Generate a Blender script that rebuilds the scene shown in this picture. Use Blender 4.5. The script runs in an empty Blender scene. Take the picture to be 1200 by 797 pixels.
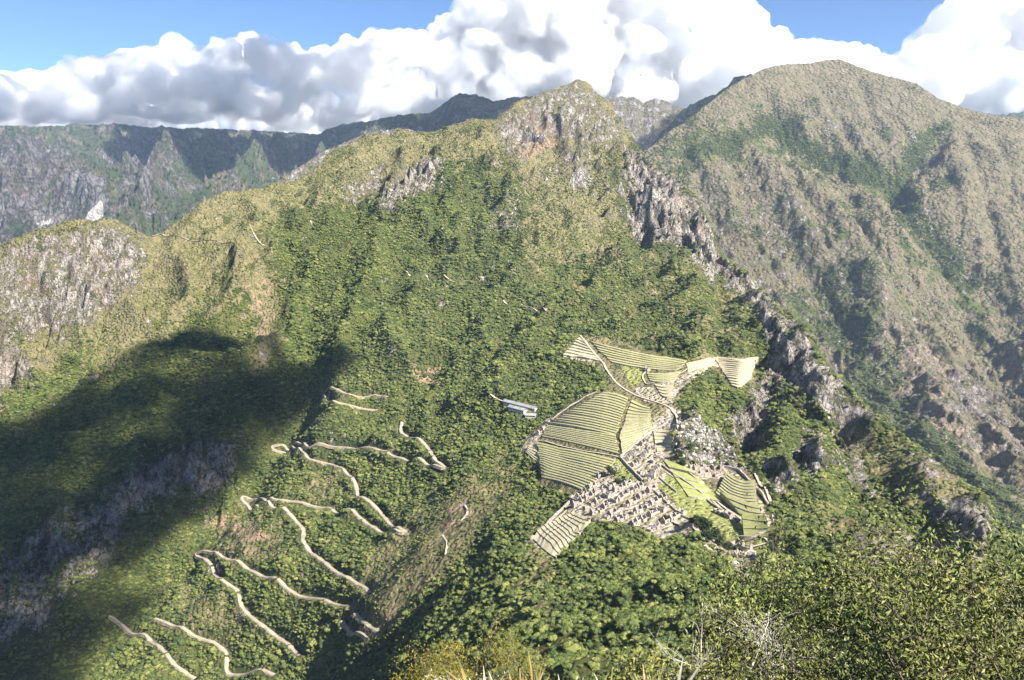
import bpy, math, random
import numpy as np
from mathutils import Vector

rng = np.random.default_rng(7)
random.seed(7)
S = bpy.context.scene
C = S.collection

# ------------------------------------------------------------------ camera
PW, PH, FPX, PITCH = 1200.0, 797.0, 950.0, math.radians(10.0)
cam_d = bpy.data.cameras.new('camera'); cam = bpy.data.objects.new('camera', cam_d); C.objects.link(cam)
cam.location = (0, 0, 0)
cam.rotation_euler = (math.radians(90) - PITCH, 0, 0)
cam_d.sensor_width = 36.0
cam_d.lens = FPX / PW * 36.0
cam_d.clip_start = 0.1
cam_d.clip_end = 90000
S.camera = cam

# ------------------------------------------------------------------ world, sun, exposure
SUN = Vector((0.60, -0.50, 0.70)).normalized()      # from the scene towards the sun
SUN_EL = math.asin(SUN.z)
w = bpy.data.worlds.new('World'); S.world = w; w.use_nodes = True
nt = w.node_tree; bg = nt.nodes['Background']
sky = nt.nodes.new('ShaderNodeTexSky'); sky.sky_type = 'NISHITA'; sky.sun_disc = False
sky.sun_elevation = SUN_EL
sky.sun_rotation = math.atan2(SUN.x, SUN.y)
sky.altitude = 3000; sky.air_density = 0.9; sky.dust_density = 0.1; sky.ozone_density = 5.0
nt.links.new(sky.outputs[0], bg.inputs[0]); bg.inputs[1].default_value = 0.068
sd = bpy.data.lights.new('sun', 'SUN'); sd.energy = 5.0; sd.angle = math.radians(0.5); sd.color = (1.0, 0.955, 0.88)
so = bpy.data.objects.new('sun', sd); C.objects.link(so)
so.rotation_euler = (-SUN).to_track_quat('-Z', 'Y').to_euler()
S.view_settings.view_transform = 'Standard'; S.view_settings.look = 'None'
S.view_settings.exposure = 1.5; S.view_settings.gamma = 1.0
S.render.engine = 'CYCLES'
S.cycles.use_denoising = True
S.cycles.max_bounces = 16; S.cycles.diffuse_bounces = 2; S.cycles.glossy_bounces = 1
S.cycles.volume_bounces = 16; S.cycles.transparent_max_bounces = 8
S.cycles.use_adaptive_sampling = True; S.cycles.adaptive_threshold = 0.02

# ------------------------------------------------------------------ maths helpers
def at_dir(u, v):
    """photo pixel -> (a, t): x/y and z/y of the ray through it"""
    cx = (np.asarray(u, float) - PW / 2) / FPX
    cv = (np.asarray(v, float) - PH / 2) / FPX
    cp, sp = math.cos(PITCH), math.sin(PITCH)
    yc = cp - cv * sp
    zc = -sp - cv * cp
    return cx / yc, zc / yc
def to_pix(x, y, z):
    cp, sp = math.cos(PITCH), math.sin(PITCH)
    dep = y * cp - z * sp
    up = y * sp + z * cp
    dep = np.maximum(dep, 0.1)
    return PW / 2 + FPX * x / dep, PH / 2 - FPX * up / dep

_P = np.random.default_rng(11).permutation(1024); _P = np.concatenate([_P, _P])
_G = np.random.default_rng(12).normal(size=(1024, 2)); _G /= np.linalg.norm(_G, axis=1)[:, None]
def pn(x, y):
    """2-D gradient noise, about -0.7..0.7"""
    xi = np.floor(x).astype(np.int64); yi = np.floor(y).astype(np.int64)
    xf = x - xi; yf = y - yi
    def g(ix, iy, dx, dy):
        k = _P[(_P[ix & 1023] + iy) & 1023]
        return _G[k, 0] * dx + _G[k, 1] * dy
    sx = xf * xf * xf * (xf * (xf * 6 - 15) + 10); sy = yf * yf * yf * (yf * (yf * 6 - 15) + 10)
    n0 = g(xi, yi, xf, yf) * (1 - sx) + g(xi + 1, yi, xf - 1, yf) * sx
    n1 = g(xi, yi + 1, xf, yf - 1) * (1 - sx) + g(xi + 1, yi + 1, xf - 1, yf - 1) * sx
    return n0 * (1 - sy) + n1 * sy
def fbm(x, y, s, o=5, gain=0.5, off=0.0):
    r = 0; a = 1.0; f = 1.0 / s
    for i in range(o):
        r = r + a * pn(x * f + off + 17.3 * i, y * f + off * 1.7 - 9.1 * i); a *= gain; f *= 2.03
    return r
def ridged(x, y, s, o=5, gain=0.5, off=0.0):
    r = 0; a = 1.0; f = 1.0 / s; wgt = 1.0
    for i in range(o):
        n = 1 - np.abs(pn(x * f + off + 7.7 * i, y * f - off + 3.3 * i)) * 2.0
        n = np.clip(n, 0, 1) ** 2
        r = r + a * n * wgt; wgt = np.clip(n * 1.4, 0.15, 1); a *= gain; f *= 2.07
    return r - 0.7
def blur1(A, s, ax):
    if s <= 0: return A
    r = int(max(1, round(s * 3))); k = np.exp(-0.5 * (np.arange(-r, r + 1) / s) ** 2); k /= k.sum()
    B = np.moveaxis(A, ax, -1); B = np.pad(B, [(0, 0)] * (B.ndim - 1) + [(r, r)], mode='edge')
    out = sum(k[i] * B[..., i:i + A.shape[ax]] for i in range(2 * r + 1))
    return np.moveaxis(out, -1, ax)
def sstep(e0, e1, x):
    t = np.clip((x - e0) / (e1 - e0), 0, 1); return t * t * (3 - 2 * t)

# masks drawn over the survey picture plane, read back at any ground point
MU0, MV0, MS = -240, -60, 2.0
MW, MH = int(1700 / MS), int(960 / MS)
_mu, _mv = np.meshgrid(MU0 + MS * np.arange(MW), MV0 + MS * np.arange(MH))
def poly_mask(polys, blur=3.0):
    M = np.zeros((MH, MW))
    for poly in polys:
        wgt = 1.0
        if isinstance(poly[0], (int, float)): wgt, poly = poly[0], poly[1]
        ins = np.zeros((MH, MW), bool)
        n = len(poly)
        for i in range(n):
            x0, y0 = poly[i]; x1, y1 = poly[(i + 1) % n]
            if y0 == y1: continue
            c = ((_mv > y0) != (_mv > y1)) & (_mu < (x1 - x0) * (_mv - y0) / (y1 - y0) + x0)
            ins ^= c
        M = np.maximum(M, ins * wgt)
    return blur1(blur1(M, blur / MS, 0), blur / MS, 1)
def line_mask(lines, width):
    M = np.zeros((MH, MW))
    for ln in lines:
        wd = width; wgt = 1.0
        if isinstance(ln, dict): wd = ln.get('w', width); wgt = ln.get('k', 1.0); ln = ln['p']
        D = np.full((MH, MW), 1e9)
        for (x0, y0), (x1, y1) in zip(ln[:-1], ln[1:]):
            dx, dy = x1 - x0, y1 - y0; L2 = dx * dx + dy * dy + 1e-9
            t = np.clip(((_mu - x0) * dx + (_mv - y0) * dy) / L2, 0, 1)
            D = np.minimum(D, np.hypot(_mu - x0 - t * dx, _mv - y0 - t * dy))
        M = np.maximum(M, wgt * np.exp(-(D / wd) ** 2))
    return M
def samp(M, u, v):
    fx = np.clip((u - MU0) / MS, 0, MW - 1.001); fy = np.clip((v - MV0) / MS, 0, MH - 1.001)
    ix = fx.astype(int); iy = fy.astype(int); fx = fx - ix; fy = fy - iy
    return (M[iy, ix] * (1 - fx) + M[iy, ix + 1] * fx) * (1 - fy) + (M[iy + 1, ix] * (1 - fx) + M[iy + 1, ix + 1] * fx) * fy

# ------------------------------------------------------------------ land masses as height fields
class Mass:
    """height field on a fan grid: columns a = x/y, rows y; z from lofted survey lines"""
    def __init__(s, cols, rows_v, depth, crest, arange, na, ylist, near, back, nt=48):
        A = np.linspace(arange[0], arange[1], na); s.A = A; s.Y = ylist; s.L = np.log(ylist)
        rows_t = []; LY = []
        for v, d in zip(rows_v, depth):
            a, t = at_dir(cols, np.full(len(cols), v)); rows_t.append(t[0])
            LY.append(np.interp(A, a, np.log(d)))
        rows_t = np.array(rows_t); LY = np.array(LY)
        # dense table, smoothed
        TT = np.linspace(rows_t[0], rows_t[-1], 160)
        D = np.array([np.interp(TT, rows_t, LY[:, j]) for j in range(na)])      # na x 160
        D = blur1(D, na * 0.022, 0); D = blur1(D, 5.0, 1)
        D = np.maximum.accumulate(D + np.linspace(0, 1e-4, 160)[None, :], axis=1)
        ca, ct = at_dir([c[0] for c in crest], [c[1] for c in crest])
        tc = np.interp(A, ca, ct); yc = np.exp(np.interp(A, ca, np.log([c[2] for c in crest])))
        s.tc, s.yc = tc, yc
        T = np.zeros((na, len(ylist)))
        for j in range(na):
            tb = rows_t[0]; ts = np.linspace(tb, tc[j], nt)
            ly = np.interp(ts, TT, D[j])
            ly = ly + (math.log(yc[j]) - ly[-1]) * ((ts - tb) / (tc[j] - tb)) ** 2.5
            ly = np.maximum.accumulate(ly + np.linspace(0, 1e-3, nt))
            nn = near(A[j], math.exp(ly[0]), tb)
            bb = back(A[j], math.exp(ly[-1]), tc[j] * math.exp(ly[-1]))
            X = [math.log(p[0]) for p in nn] + list(ly) + [math.log(p[0]) for p in bb]
            Z = [p[1] for p in nn] + list(ts) + [p[1] / p[0] for p in bb]
            T[j] = np.interp(s.L, X, Z)
        s.YY = np.broadcast_to(ylist[None, :], T.shape); s.X = A[:, None] * s.YY
        s.Z = T * s.YY
        s.Z0 = s.Z.copy()
    def uv(s): return to_pix(s.X, s.YY, s.Z0)
    def h(s, x, y, Z=None):
        Z = s.Z if Z is None else Z
        x = np.asarray(x, float); y = np.asarray(y, float)
        fa = np.clip((x / y - s.A[0]) / (s.A[1] - s.A[0]), 0, len(s.A) - 1.001)
        fl = np.clip(np.interp(np.log(y), s.L, np.arange(len(s.L))), 0, len(s.L) - 1.001)
        ia = fa.astype(int); il = fl.astype(int); fa = fa - ia; fl = fl - il
        return (Z[ia, il] * (1 - fl) + Z[ia, il + 1] * fl) * (1 - fa) + (Z[ia + 1, il] * (1 - fl) + Z[ia + 1, il + 1] * fl) * fa
    def hit(s, u, v, ymin=0.0, Z=None):
        """first ground point on the line of sight through survey pixel u, v"""
        Z = s.Z if Z is None else Z
        a, t = at_dir(u, v); a = float(a); t = float(t)
        Ys = s.Y[s.Y >= ymin]
        Yd = np.concatenate([Ys[:-1] + (Ys[1:] - Ys[:-1]) * k / 3 for k in range(3)]); Yd.sort()
        d = s.h(a * Yd, Yd, Z) - t * Yd
        k = np.argmax(d >= 0)
        if d[k] < 0:
            k = int(np.argmax(d)); y = Yd[k]; return np.array([a * y, y, float(s.h(a * y, y, Z))])
        if k > 0:
            f = -d[k - 1] / (d[k] - d[k - 1] + 1e-9); y = Yd[k - 1] + f * (Yd[k] - Yd[k - 1])
        else: y = Yd[0]
        return np.array([a * y, y, float(s.h(a * y, y, Z))])
    def carve(s, pix, depth, width, ymin=200, plus=1.0):
        pts = [s.hit(u, v, ymin, s.Z0)[:2] for u, v in pix]
        D = np.full(s.X.shape, 1e9)
        for p, q in zip(pts[:-1], pts[1:]):
            d = q - p; L2 = d @ d + 1e-9
            t = np.clip(((s.X - p[0]) * d[0] + (s.YY - p[1]) * d[1]) / L2, 0, 1)
            D = np.minimum(D, np.hypot(s.X - p[0] - t * d[0], s.YY - p[1] - t * d[1]))
        s.Z = s.Z - depth * np.exp(-(D / width) ** 2)
    def mesh(s, name, mat, attrs):
        na, ny = s.Z.shape
        V = np.stack([s.X, s.YY, s.Z], -1).reshape(-1, 3).astype(np.float32)
        i = np.arange(na - 1)[:, None] * ny + np.arange(ny - 1)[None, :]
        F = np.stack([i, i + ny, i + ny + 1, i + 1], -1).reshape(-1, 4)
        me = bpy.data.meshes.new(name)
        me.vertices.add(len(V)); me.vertices.foreach_set('co', V.ravel())
        me.loops.add(F.size); me.loops.foreach_set('vertex_index', F.ravel().astype(np.int32))
        me.polygons.add(len(F)); me.polygons.foreach_set('loop_start', np.arange(0, F.size, 4, dtype=np.int32))
        me.polygons.foreach_set('use_smooth', np.ones(len(F), bool))
        me.update(calc_edges=True)
        for k, arr in attrs.items():
            at = me.attributes.new(k, 'FLOAT', 'POINT'); at.data.foreach_set('value', np.broadcast_to(arr, s.Z.shape).reshape(-1).astype(np.float32))
        me.materials.append(mat)
        o = bpy.data.objects.new(name, me); C.objects.link(o); o['kind'] = 'structure'
        return o

def cs(u, v): return at_dir(u, v)

def ico(sub=2):
    import bmesh
    bm = bmesh.new(); bmesh.ops.create_icosphere(bm, subdivisions=sub, radius=1.0)
    v = np.array([p.co[:] for p in bm.verts]); f = np.array([[q.index for q in p.verts] for p in bm.faces]); bm.free(); return v, f
# ------------------------------------------------------------------ materials
def new_mat(name, rough=0.9, spec=0.15):
    m = bpy.data.materials.new(name); m.use_nodes = True
    b = m.node_tree.nodes['Principled BSDF']; b.inputs['Roughness'].default_value = rough
    b.inputs['Specular IOR Level'].default_value = spec
    return m, m.node_tree, b
class NT:
    def __init__(s, nt): s.nt = nt; s.n = nt.nodes; s.l = nt.links
    def set(s, sock, v):
        if isinstance(v, bpy.types.NodeSocket): s.l.new(v, sock)
        elif v is not None:
            if sock.type == 'RGBA' and not isinstance(v, (int, float)): v = (*v[:3], 1)
            sock.default_value = v
    def pos(s):
        g = s.n.new('ShaderNodeNewGeometry'); return g.outputs['Position']
    def normal(s):
        g = s.n.new('ShaderNodeNewGeometry'); return g.outputs['Normal']
    def attr(s, name):
        a = s.n.new('ShaderNodeAttribute'); a.attribute_name = name; return a.outputs['Fac']
    def math(s, op, a, b=None, c=None, clamp=False):
        n = s.n.new('ShaderNodeMath'); n.operation = op; n.use_clamp = clamp
        s.set(n.inputs[0], a); s.set(n.inputs[1], b); s.set(n.inputs[2], c); return n.outputs[0]
    def scale(s, vec, sc):
        n = s.n.new('ShaderNodeMapping'); s.set(n.inputs['Vector'], vec); n.inputs['Scale'].default_value = sc; return n.outputs[0]
    def rot(s, vec, r, sc):
        n = s.n.new('ShaderNodeMapping'); s.set(n.inputs['Vector'], vec); n.inputs['Rotation'].default_value = r; n.inputs['Scale'].default_value = sc; return n.outputs[0]
    def noise(s, vec, scale, detail=6, rough=0.6, dist=0.0, out=0):
        n = s.n.new('ShaderNodeTexNoise'); s.set(n.inputs['Vector'], vec); n.inputs['Scale'].default_value = scale
        n.inputs['Detail'].default_value = detail; n.inputs['Roughness'].default_value = rough; n.inputs['Distortion'].default_value = dist
        return n.outputs[out]
    def voro(s, vec, scale, feature='F1', out='Distance', rnd=1.0):
        n = s.n.new('ShaderNodeTexVoronoi'); n.feature = feature; s.set(n.inputs['Vector'], vec); n.inputs['Scale'].default_value = scale
        n.inputs['Randomness'].default_value = rnd
        return n.outputs[out]
    def ramp(s, fac, stops, interp='LINEAR'):
        n = s.n.new('ShaderNodeValToRGB'); n.color_ramp.interpolation = interp; e = n.color_ramp.elements
        e[0].position = stops[0][0]; e[1].position = stops[-1][0]
        for p, c in stops[1:-1]: e.new(p)
        for el, (p, c) in zip(sorted(e, key=lambda q: q.position), stops):
            el.color = (*c, 1) if not isinstance(c, (int, float)) else (c, c, c, 1)
        s.set(n.inputs[0], fac); return n.outputs[0]
    def mr(s, v, a, b, c=0.0, d=1.0):
        n = s.n.new('ShaderNodeMapRange'); n.interpolation_type = 'SMOOTHSTEP'; s.set(n.inputs[0], v)
        s.set(n.inputs[1], a); s.set(n.inputs[2], b); s.set(n.inputs[3], c); s.set(n.inputs[4], d); return n.outputs[0]
    def mix(s, f, a, b, mode='MIX'):
        n = s.n.new('ShaderNodeMix'); n.data_type = 'RGBA'; n.blend_type = mode
        s.set(n.inputs[0], f); s.set(n.inputs[6], a); s.set(n.inputs[7], b); return n.outputs[2]
    def bump(s, h, strength, dist, normal=None):
        n = s.n.new('ShaderNodeBump'); n.inputs['Strength'].default_value = strength; n.inputs['Distance'].default_value = dist
        s.set(n.inputs['Height'], h)
        if normal is not None: s.l.new(normal, n.inputs['Normal'])
        return n.outputs[0]

def terrain_material(name, k=1.0, green=(0.068, 0.080, 0.026), dry=(0.205, 0.188, 0.088), rockc=(0.32, 0.285, 0.245), rockd=(0.055, 0.048, 0.042), soil=(0.23, 0.155, 0.10), bumpd=4.0, lawnc=((0.235, 0.255, 0.075), (0.32, 0.325, 0.115))):
    """k: feature size multiplier. attributes: rock, dry, soil, lawn, ruin"""
    m, nt_, b = new_mat(name); n = NT(nt_); p = n.pos()
    n1 = n.noise(p, 0.012 / k, 8, 0.6); n2 = n.noise(p, 0.06 / k, 8, 0.65); n3 = n.noise(p, 0.25 / k, 6, 0.7)
    # bushes: speckle of darker green
    bush = n.mr(n.voro(p, 0.16 / k), 0.25, 0.62, 1, 0)
    gcol = n.mix(n.mr(n2, 0.35, 0.65), green, tuple(c * f for c, f in zip(green, (1.9, 1.55, 1.5))))
    gcol = n.mix(n.mr(n1, 0.4, 0.62, 0, 0.5), gcol, tuple(c * f for c, f in zip(green, (0.6, 0.75, 0.7))))
    dcol = n.mix(n.mr(n2, 0.35, 0.68), tuple(c * 0.75 for c in dry), tuple(c * f for c, f in zip(dry, (1.25, 1.12, 1.2))))
    dcol = n.mix(n.mr(n3, 0.52, 0.66, 0, 0.75), dcol, tuple(c * 1.0 for c in green))
    scol = n.mix(n.mr(n3, 0.35, 0.65), soil, tuple(min(1, c * 1.6) for c in soil))
    # rock, streaked down the dip
    pr = n.rot(p, (0.0, 0.45, 0.35), (0.075 / k, 0.05 / k, 0.026 / k))
    st0 = n.noise(pr, 1.0, 10, 0.72, 0.35)
    ck = n.voro(n.mix(0.35, pr, n.noise(pr, 3.0, 4, 0.6, out=1), 'ADD'), 2.2, 'DISTANCE_TO_EDGE')
    ck2 = n.voro(n.mix(0.2, pr, n.noise(pr, 6.0, 3, 0.6, out=1), 'ADD'), 6.5, 'DISTANCE_TO_EDGE')
    st = n.math('SUBTRACT', st0, n.math('ADD', n.mr(ck, 0.0, 0.07, 0.14, 0.0), n.mr(ck2, 0.0, 0.1, 0.06, 0.0)))
    rc = n.ramp(st, [(0.29, rockd), (0.38, tuple(c * 0.36 for c in rockc)), (0.475, rockc), (0.6, tuple(min(1, c * 1.7) for c in rockc))])
    rc = n.mix(n.mr(n1, 0.45, 0.7, 0, 0.45), rc, (0.26, 0.17, 0.10))
    fd = n.math('ADD', n.attr('dry'), n.math('MULTIPLY', n.math('SUBTRACT', n.noise(p, 0.03 / k, 10, 0.72), 0.5), 3.6))
    col = n.mix(n.mr(fd, 0.32, 0.6), gcol, dcol)
    fs = n.math('ADD', n.attr('soil'), n.math('MULTIPLY', n.math('SUBTRACT', n2, 0.5), 2.6))
    col = n.mix(n.mr(fs, 0.4, 0.62), col, scol)
    fr = n.math('ADD', n.attr('rock'), n.math('MULTIPLY', n.math('SUBTRACT', st, 0.5), 2.6))
    fr = n.math('ADD', fr, n.math('MULTIPLY', n.math('SUBTRACT', n.noise(p, 0.06 / k, 10, 0.8), 0.5), 3.8))
    frk = n.mr(fr, 0.42, 0.58)
    col = n.mix(frk, col, rc)
    lc = n.mix(n.mr(n2, 0.35, 0.65), lawnc[0], lawnc[1])
    lc = n.mix(n.mr(n3, 0.55, 0.7, 0, 0.4), lc, (0.33, 0.28, 0.13))
    col = n.mix(n.mr(n.attr('lawn'), 0.4, 0.6), col, lc)
    pc = n.mix(n.mr(n3, 0.4, 0.62), (0.33, 0.27, 0.19), (0.56, 0.48, 0.37))
    pc = n.mix(n.mr(n2, 0.5, 0.6, 0, 0.7), pc, (0.22, 0.21, 0.08))
    fp = n.math('ADD', n.attr('ruin'), n.math('MULTIPLY', n.math('SUBTRACT', n3, 0.5), 0.8))
    col = n.mix(n.mr(fp, 0.42, 0.6), col, pc)
    n.set(b.inputs['Base Color'], col)
    hb = n.math('ADD', n.math('MULTIPLY', st, n.math('MULTIPLY', frk, 3.0)), n.math('MULTIPLY', n3, 1.0))
    hb = n.math('ADD', hb, n.math('MULTIPLY', bush, 0.8))
    n.l.new(n.bump(hb, 1.0, bumpd), b.inputs['Normal'])
    return m

# ================================================================== MAIN MASSIF
cols = np.array([-300, 0, 100, 200, 300, 400, 500, 600, 700, 800, 900, 1000, 1100, 1200, 1500.])
rows_v = [840, 797, 750, 700, 650, 600, 550, 500, 450, 400, 350, 300, 250, 200, 150, 90]
depth = np.array([
 [810, 810, 820, 830, 810, 720, 480, 250, 200, 180, 120,  95,  80,  75,  70],
 [880, 880, 890, 900, 880, 790, 560, 320, 265, 235, 150, 120, 100,  95,  90],
 [950, 950, 960, 960, 930, 840, 650, 440, 365, 330, 240, 180, 140, 130, 120],
 [1010,1010,1010,1000, 970, 880, 740, 570, 470, 430, 400, 290, 220, 200, 190],
 [1080,1080,1080,1060,1040, 950, 830, 670, 580, 560, 550, 430, 330, 340, 340],
 [1170,1170,1160,1140,1110,1050, 930, 780, 675, 645, 640, 590, 500, 520, 560],
 [1280,1280,1260,1230,1190,1130,1040, 900, 775, 745, 740, 700, 650, 650, 650],
 [1400,1400,1370,1330,1290,1220,1130,1010, 885, 850, 830, 800, 760, 750, 750],
 [1520,1520,1480,1440,1400,1330,1240,1130,1010, 960, 930, 900, 860, 850, 850],
 [1630,1630,1600,1570,1530,1450,1360,1260,1170,1120,1050,1000, 970, 960, 950],
 [1710,1710,1700,1690,1660,1590,1510,1430,1380,1330,1250,1150,1100,1100,1100],
 [1790,1780,1780,1800,1800,1750,1690,1640,1630,1600,1500,1350,1300,1300,1300],
 [1850,1850,1850,1900,1980,1940,1880,1850,1850,1820,1700,1600,1550,1550,1550],
 [1950,1950,1950,2000,2100,2150,2120,2100,2100,2080,1950,1900,1800,1800,1800],
 [2100,2100,2100,2150,2250,2350,2380,2380,2380,2300,2200,2100,2000,2000,2000],
 [2200,2200,2200,2300,2400,2500,2600,2600,2600,2500,2400,2300,2200,2200,2200]], float)
crest = [(-300,330,1750),(-120,300,1760),(-40,290,1770),(0,282,1790),(20,275,1790),(38,269,1800),(60,262,1810),(72,260,1815),(101,257,1830),(125,255,1835),(136,256,1840),(150,262,1845),(160,268,1855),(176,274,1880),(190,272,1910),
 (200,263,1930),(215,254,1945),(240,235,1980),(260,227,2000),(280,222,2030),(300,219,2050),(325,215,2090),(345,212,2130),(360,206,2170),(372,196,2200),(385,184,2240),(400,172,2290),(412,165,2320),(425,160,2350),(440,157,2370),(475,154,2400),(510,154,2430),(530,147,2450),(550,142,2470),(565,139,2480),(580,138,2490),
 (590,131,2510),(600,124,2530),(615,115,2560),(632,110,2570),(645,102,2590),(655,99,2600),(665,97,2600),(675,94,2600),(686,93,2605),(693,96,2600),(698,104,2590),(706,112,2570),(716,122,2540),(722,135,2500),(735,150,2440),(748,168,2360),(757,182,2290),(768,192,2200),(783,202,2130),(797,212,2060),(812,222,1990),(822,238,1920),(832,258,1850),(838,280,1790),(845,298,1740),
 (858,308,1650),(870,316,1560),(882,330,1460),(900,345,1330),(920,360,1200),(944,380,1090),(955,400,1040),(963,418,1000),(975,432,965),(989,444,940),(1000,455,915),(1012,470,890),(1025,481,865),(1038,489,850),(1061,508,820),(1072,520,800),(1083,530,790),(1113,558,740),(1130,566,715),(1145,573,700),(1158,583,690),(1164,602,680),(1175,618,650),(1189,628,620),(1205,640,600),(1260,680,540),(1400,780,430),(1500,830,380)]
NEAR = [(2.0, -.98), (4, -.78), (6, -.72), (9, -.70), (14, -.70), (20, -.73), (30, -.79), (55, -.92)]
def near_main(a, y0, tb):
    L = [p for p in NEAR]
    if y0 > 200: L += [(110, -1.0), (y0 * 0.75, tb - 0.09)]
    return L
def back_main(a, yc, zc):
    return [(yc + 60, zc - 45), (yc + 250, min(zc - 260, zc)), (yc + 620, min(zc - 500, -500)), (yc + 900, -670), (9000, -700)]
ylist = np.concatenate([np.exp(np.linspace(math.log(2.0), math.log(70), 110))[:-1], np.exp(np.linspace(math.log(70), math.log(480), 200))[:-1],
                        np.exp(np.linspace(math.log(480), math.log(2650), 560))[:-1], np.exp(np.linspace(math.log(2650), math.log(3800), 30))])
M = Mass(cols, rows_v, depth, crest, (-0.98, 0.98), 1000, ylist, near_main, back_main)

# picture-plane masks of ground cover on the main massif (where bare rock, dry grass, soil stand)
MK = {}
MK['rock'] = poly_mask([
 (0.62, [(-200,300),(0,290),(60,268),(140,262),(172,285),(165,320),(150,345),(120,370),(60,400),(0,390),(-200,420)]),
 (0.72, [(85,300),(150,268),(172,300),(150,335),(110,355),(75,345)]),
 (0.9, [(-200,400),(0,400),(30,415),(38,440),(20,455),(0,455),(-200,480)]),
 (0.9, [(150,555),(180,530),(225,515),(265,512),(290,530),(275,560),(240,590),(215,575),(165,600),(120,620),(100,600)]),
 (0.72, [(-200,640),(0,650),(40,610),(100,590),(150,610),(140,650),(90,690),(60,740),(0,760),(-200,800)]),
 (0.62, [(575,150),(600,125),(640,105),(680,92),(705,115),(725,150),(740,175),(700,165),(640,160),(610,185)]),
 (0.8, [(440,235),(470,205),(490,185),(520,185),(512,215),(480,232),(455,252)]),
 (0.55, [(400,235),(430,200),(460,190),(440,225),(420,245)]),
 (0.6, [(572,250),(600,235),(610,262),(585,275)]), (0.7, [(664,185),(684,178),(688,215),(672,222)]),
 (0.95, [(728,165),(745,175),(800,205),(830,262),(815,290),(795,292),(770,280),(760,292),(745,288),(738,240),(730,215)]),
 (0.95, [(780,205),(825,240),(845,300),(880,325),(925,362),(905,375),(860,345),(820,310),(800,290)]),
 (0.9, [(885,380),(915,370),(950,388),(966,420),(990,445),(1012,475),(1040,500),(1010,505),(985,490),(960,480),(945,462),(920,450),(900,430)]),
 (0.88, [(905,380),(930,385),(950,405),(962,425),(955,460),(935,470),(920,440),(905,410)]),
 (0.9, [(905,395),(908,440),(902,500),(880,535),(868,512),(850,500),(868,470),(888,445)]),
 (0.9, [(925,520),(945,505),(968,508),(972,540),(965,560),(940,555)]), (0.85, [(895,545),(930,540),(935,560),(910,590),(897,575)]),
 (0.85, [(985,470),(1005,490),(1000,515),(1020,560),(1030,595),(1010,590),(985,545),(975,500)]),
 (0.95, [(1095,590),(1125,577),(1160,580),(1166,612),(1160,665),(1135,672),(1110,640)]),
 (0.6, [(1060,510),(1090,535),(1120,560),(1100,575),(1070,545)]),
 (0.6, [(1000,620),(1060,618),(1110,640),(1140,680),(1200,690),(1300,760),(1200,797),(1040,700),(1000,660)]),
 (0.62, [(858,650),(888,646),(892,662),(872,690),(862,672)]),
 (0.7, [(786,530),(792,498),(812,487),(836,500),(862,530),(880,555),(850,552),(815,545)]),
 (0.6, [(788,470),(812,480),(850,505),(880,540),(870,548),(830,510),(800,490)]),
 (0.6, [(685,745),(702,742),(712,775),(698,778)]),
], 6)
MK['dry'] = poly_mask([
 (0.8, [(-200,250),(0,240),(140,220),(200,230),(260,200),(330,180),(400,135),(600,90),(700,60),(770,130),(730,190),(700,280),(640,260),(600,200),(520,190),(440,240),(400,235),(330,250),(310,330),(200,345),(150,380),(80,420),(0,470),(-200,500)]),
 (0.85, [(150,340),(240,300),(300,310),(290,345),(200,390),(150,430),(95,440),(110,390)]),
 (1.0, [(300,320),(325,320),(328,380),(318,440),(298,435),(296,370)]),
 (0.95, [(540,575),(565,565),(545,620),(510,660),(480,690),(450,735),(425,745),(410,740),(440,700),(480,650),(520,600)]),
 (0.85, [(430,650),(480,600),(560,550),(600,530),(620,560),(560,640),(500,700),(450,745),(400,745)]),
 (0.36, [(690,300),(740,290),(800,295),(850,310),(890,350),(900,420),(820,415),(740,400),(690,390),(660,360)]),
 (0.6, [(640,120),(720,130),(740,290),(700,300),(650,330),(610,300),(600,230)]),
 (0.75, [(240,605),(290,595),(330,620),(350,650),(300,665),(250,640)]), (0.7, [(195,690),(240,680),(270,720),(300,760),(250,745),(205,720)]),
 (0.7, [(340,540),(400,560),(420,590),(360,580)]), (0.6, [(930,560),(990,600),(1100,640),(1200,700),(1100,700),(960,640)]),
 (0.8, [(880,640),(935,650),(940,665),(885,662)]), (0.6, [(620,600),(625,560),(660,700),(625,720),(600,700)]),
 (0.7, [(960,470),(1040,500),(1150,580),(1120,600),(1040,580),(980,520)]),
], 11)
MK['soil'] = poly_mask([
 (0.8, [(592,140),(640,135),(655,165),(620,190),(600,175)]),
 (0.6, [(300,320),(318,320),(312,430),(302,430)]),
 (0.5, [(540,590),(556,590),(530,640),(505,650),(520,610)]), (0.5, [(470,690),(500,660),(520,665),(460,735),(440,735)]),
 (0.6, [(480,425),(520,430),(510,455),(470,450)]), (0.5, [(240,605),(300,600),(330,640),(270,650)]),
 (0.9, [(765,478),(790,478),(785,490),(768,497)]), (0.7, [(176,275),(196,272),(190,290),(176,290)]),
 (0.7, [(90,430),(120,430),(110,445),(95,442)]), (0.5, [(1005,625),(1060,620),(1100,640),(1080,660),(1030,650)]),
 (0.9, [(636,350),(648,350),(646,366),(638,366)]), (0.7, [(576,245),(588,245),(586,262),(578,262)]),
 (0.5, [(1050,480),(1140,560),(1100,560)]),
], 5)
MK['lawn'] = poly_mask([
 [(762,562),(778,550),(770,540),(780,536),(800,555),(850,598),(882,608),(902,632),(875,628),(868,640),(845,626),(818,612),(800,606),(788,584)],
 [(868,640),(896,630),(932,656),(905,660),(882,655)],
 [(735,442),(748,430),(752,432),(760,438),(752,452),(738,450)],
 (0.8, [(722,424),(745,425),(750,440),(735,442)]),
 [(722,535),(745,550),(750,560),(727,562),(715,545)],
], 1.5)
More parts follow.
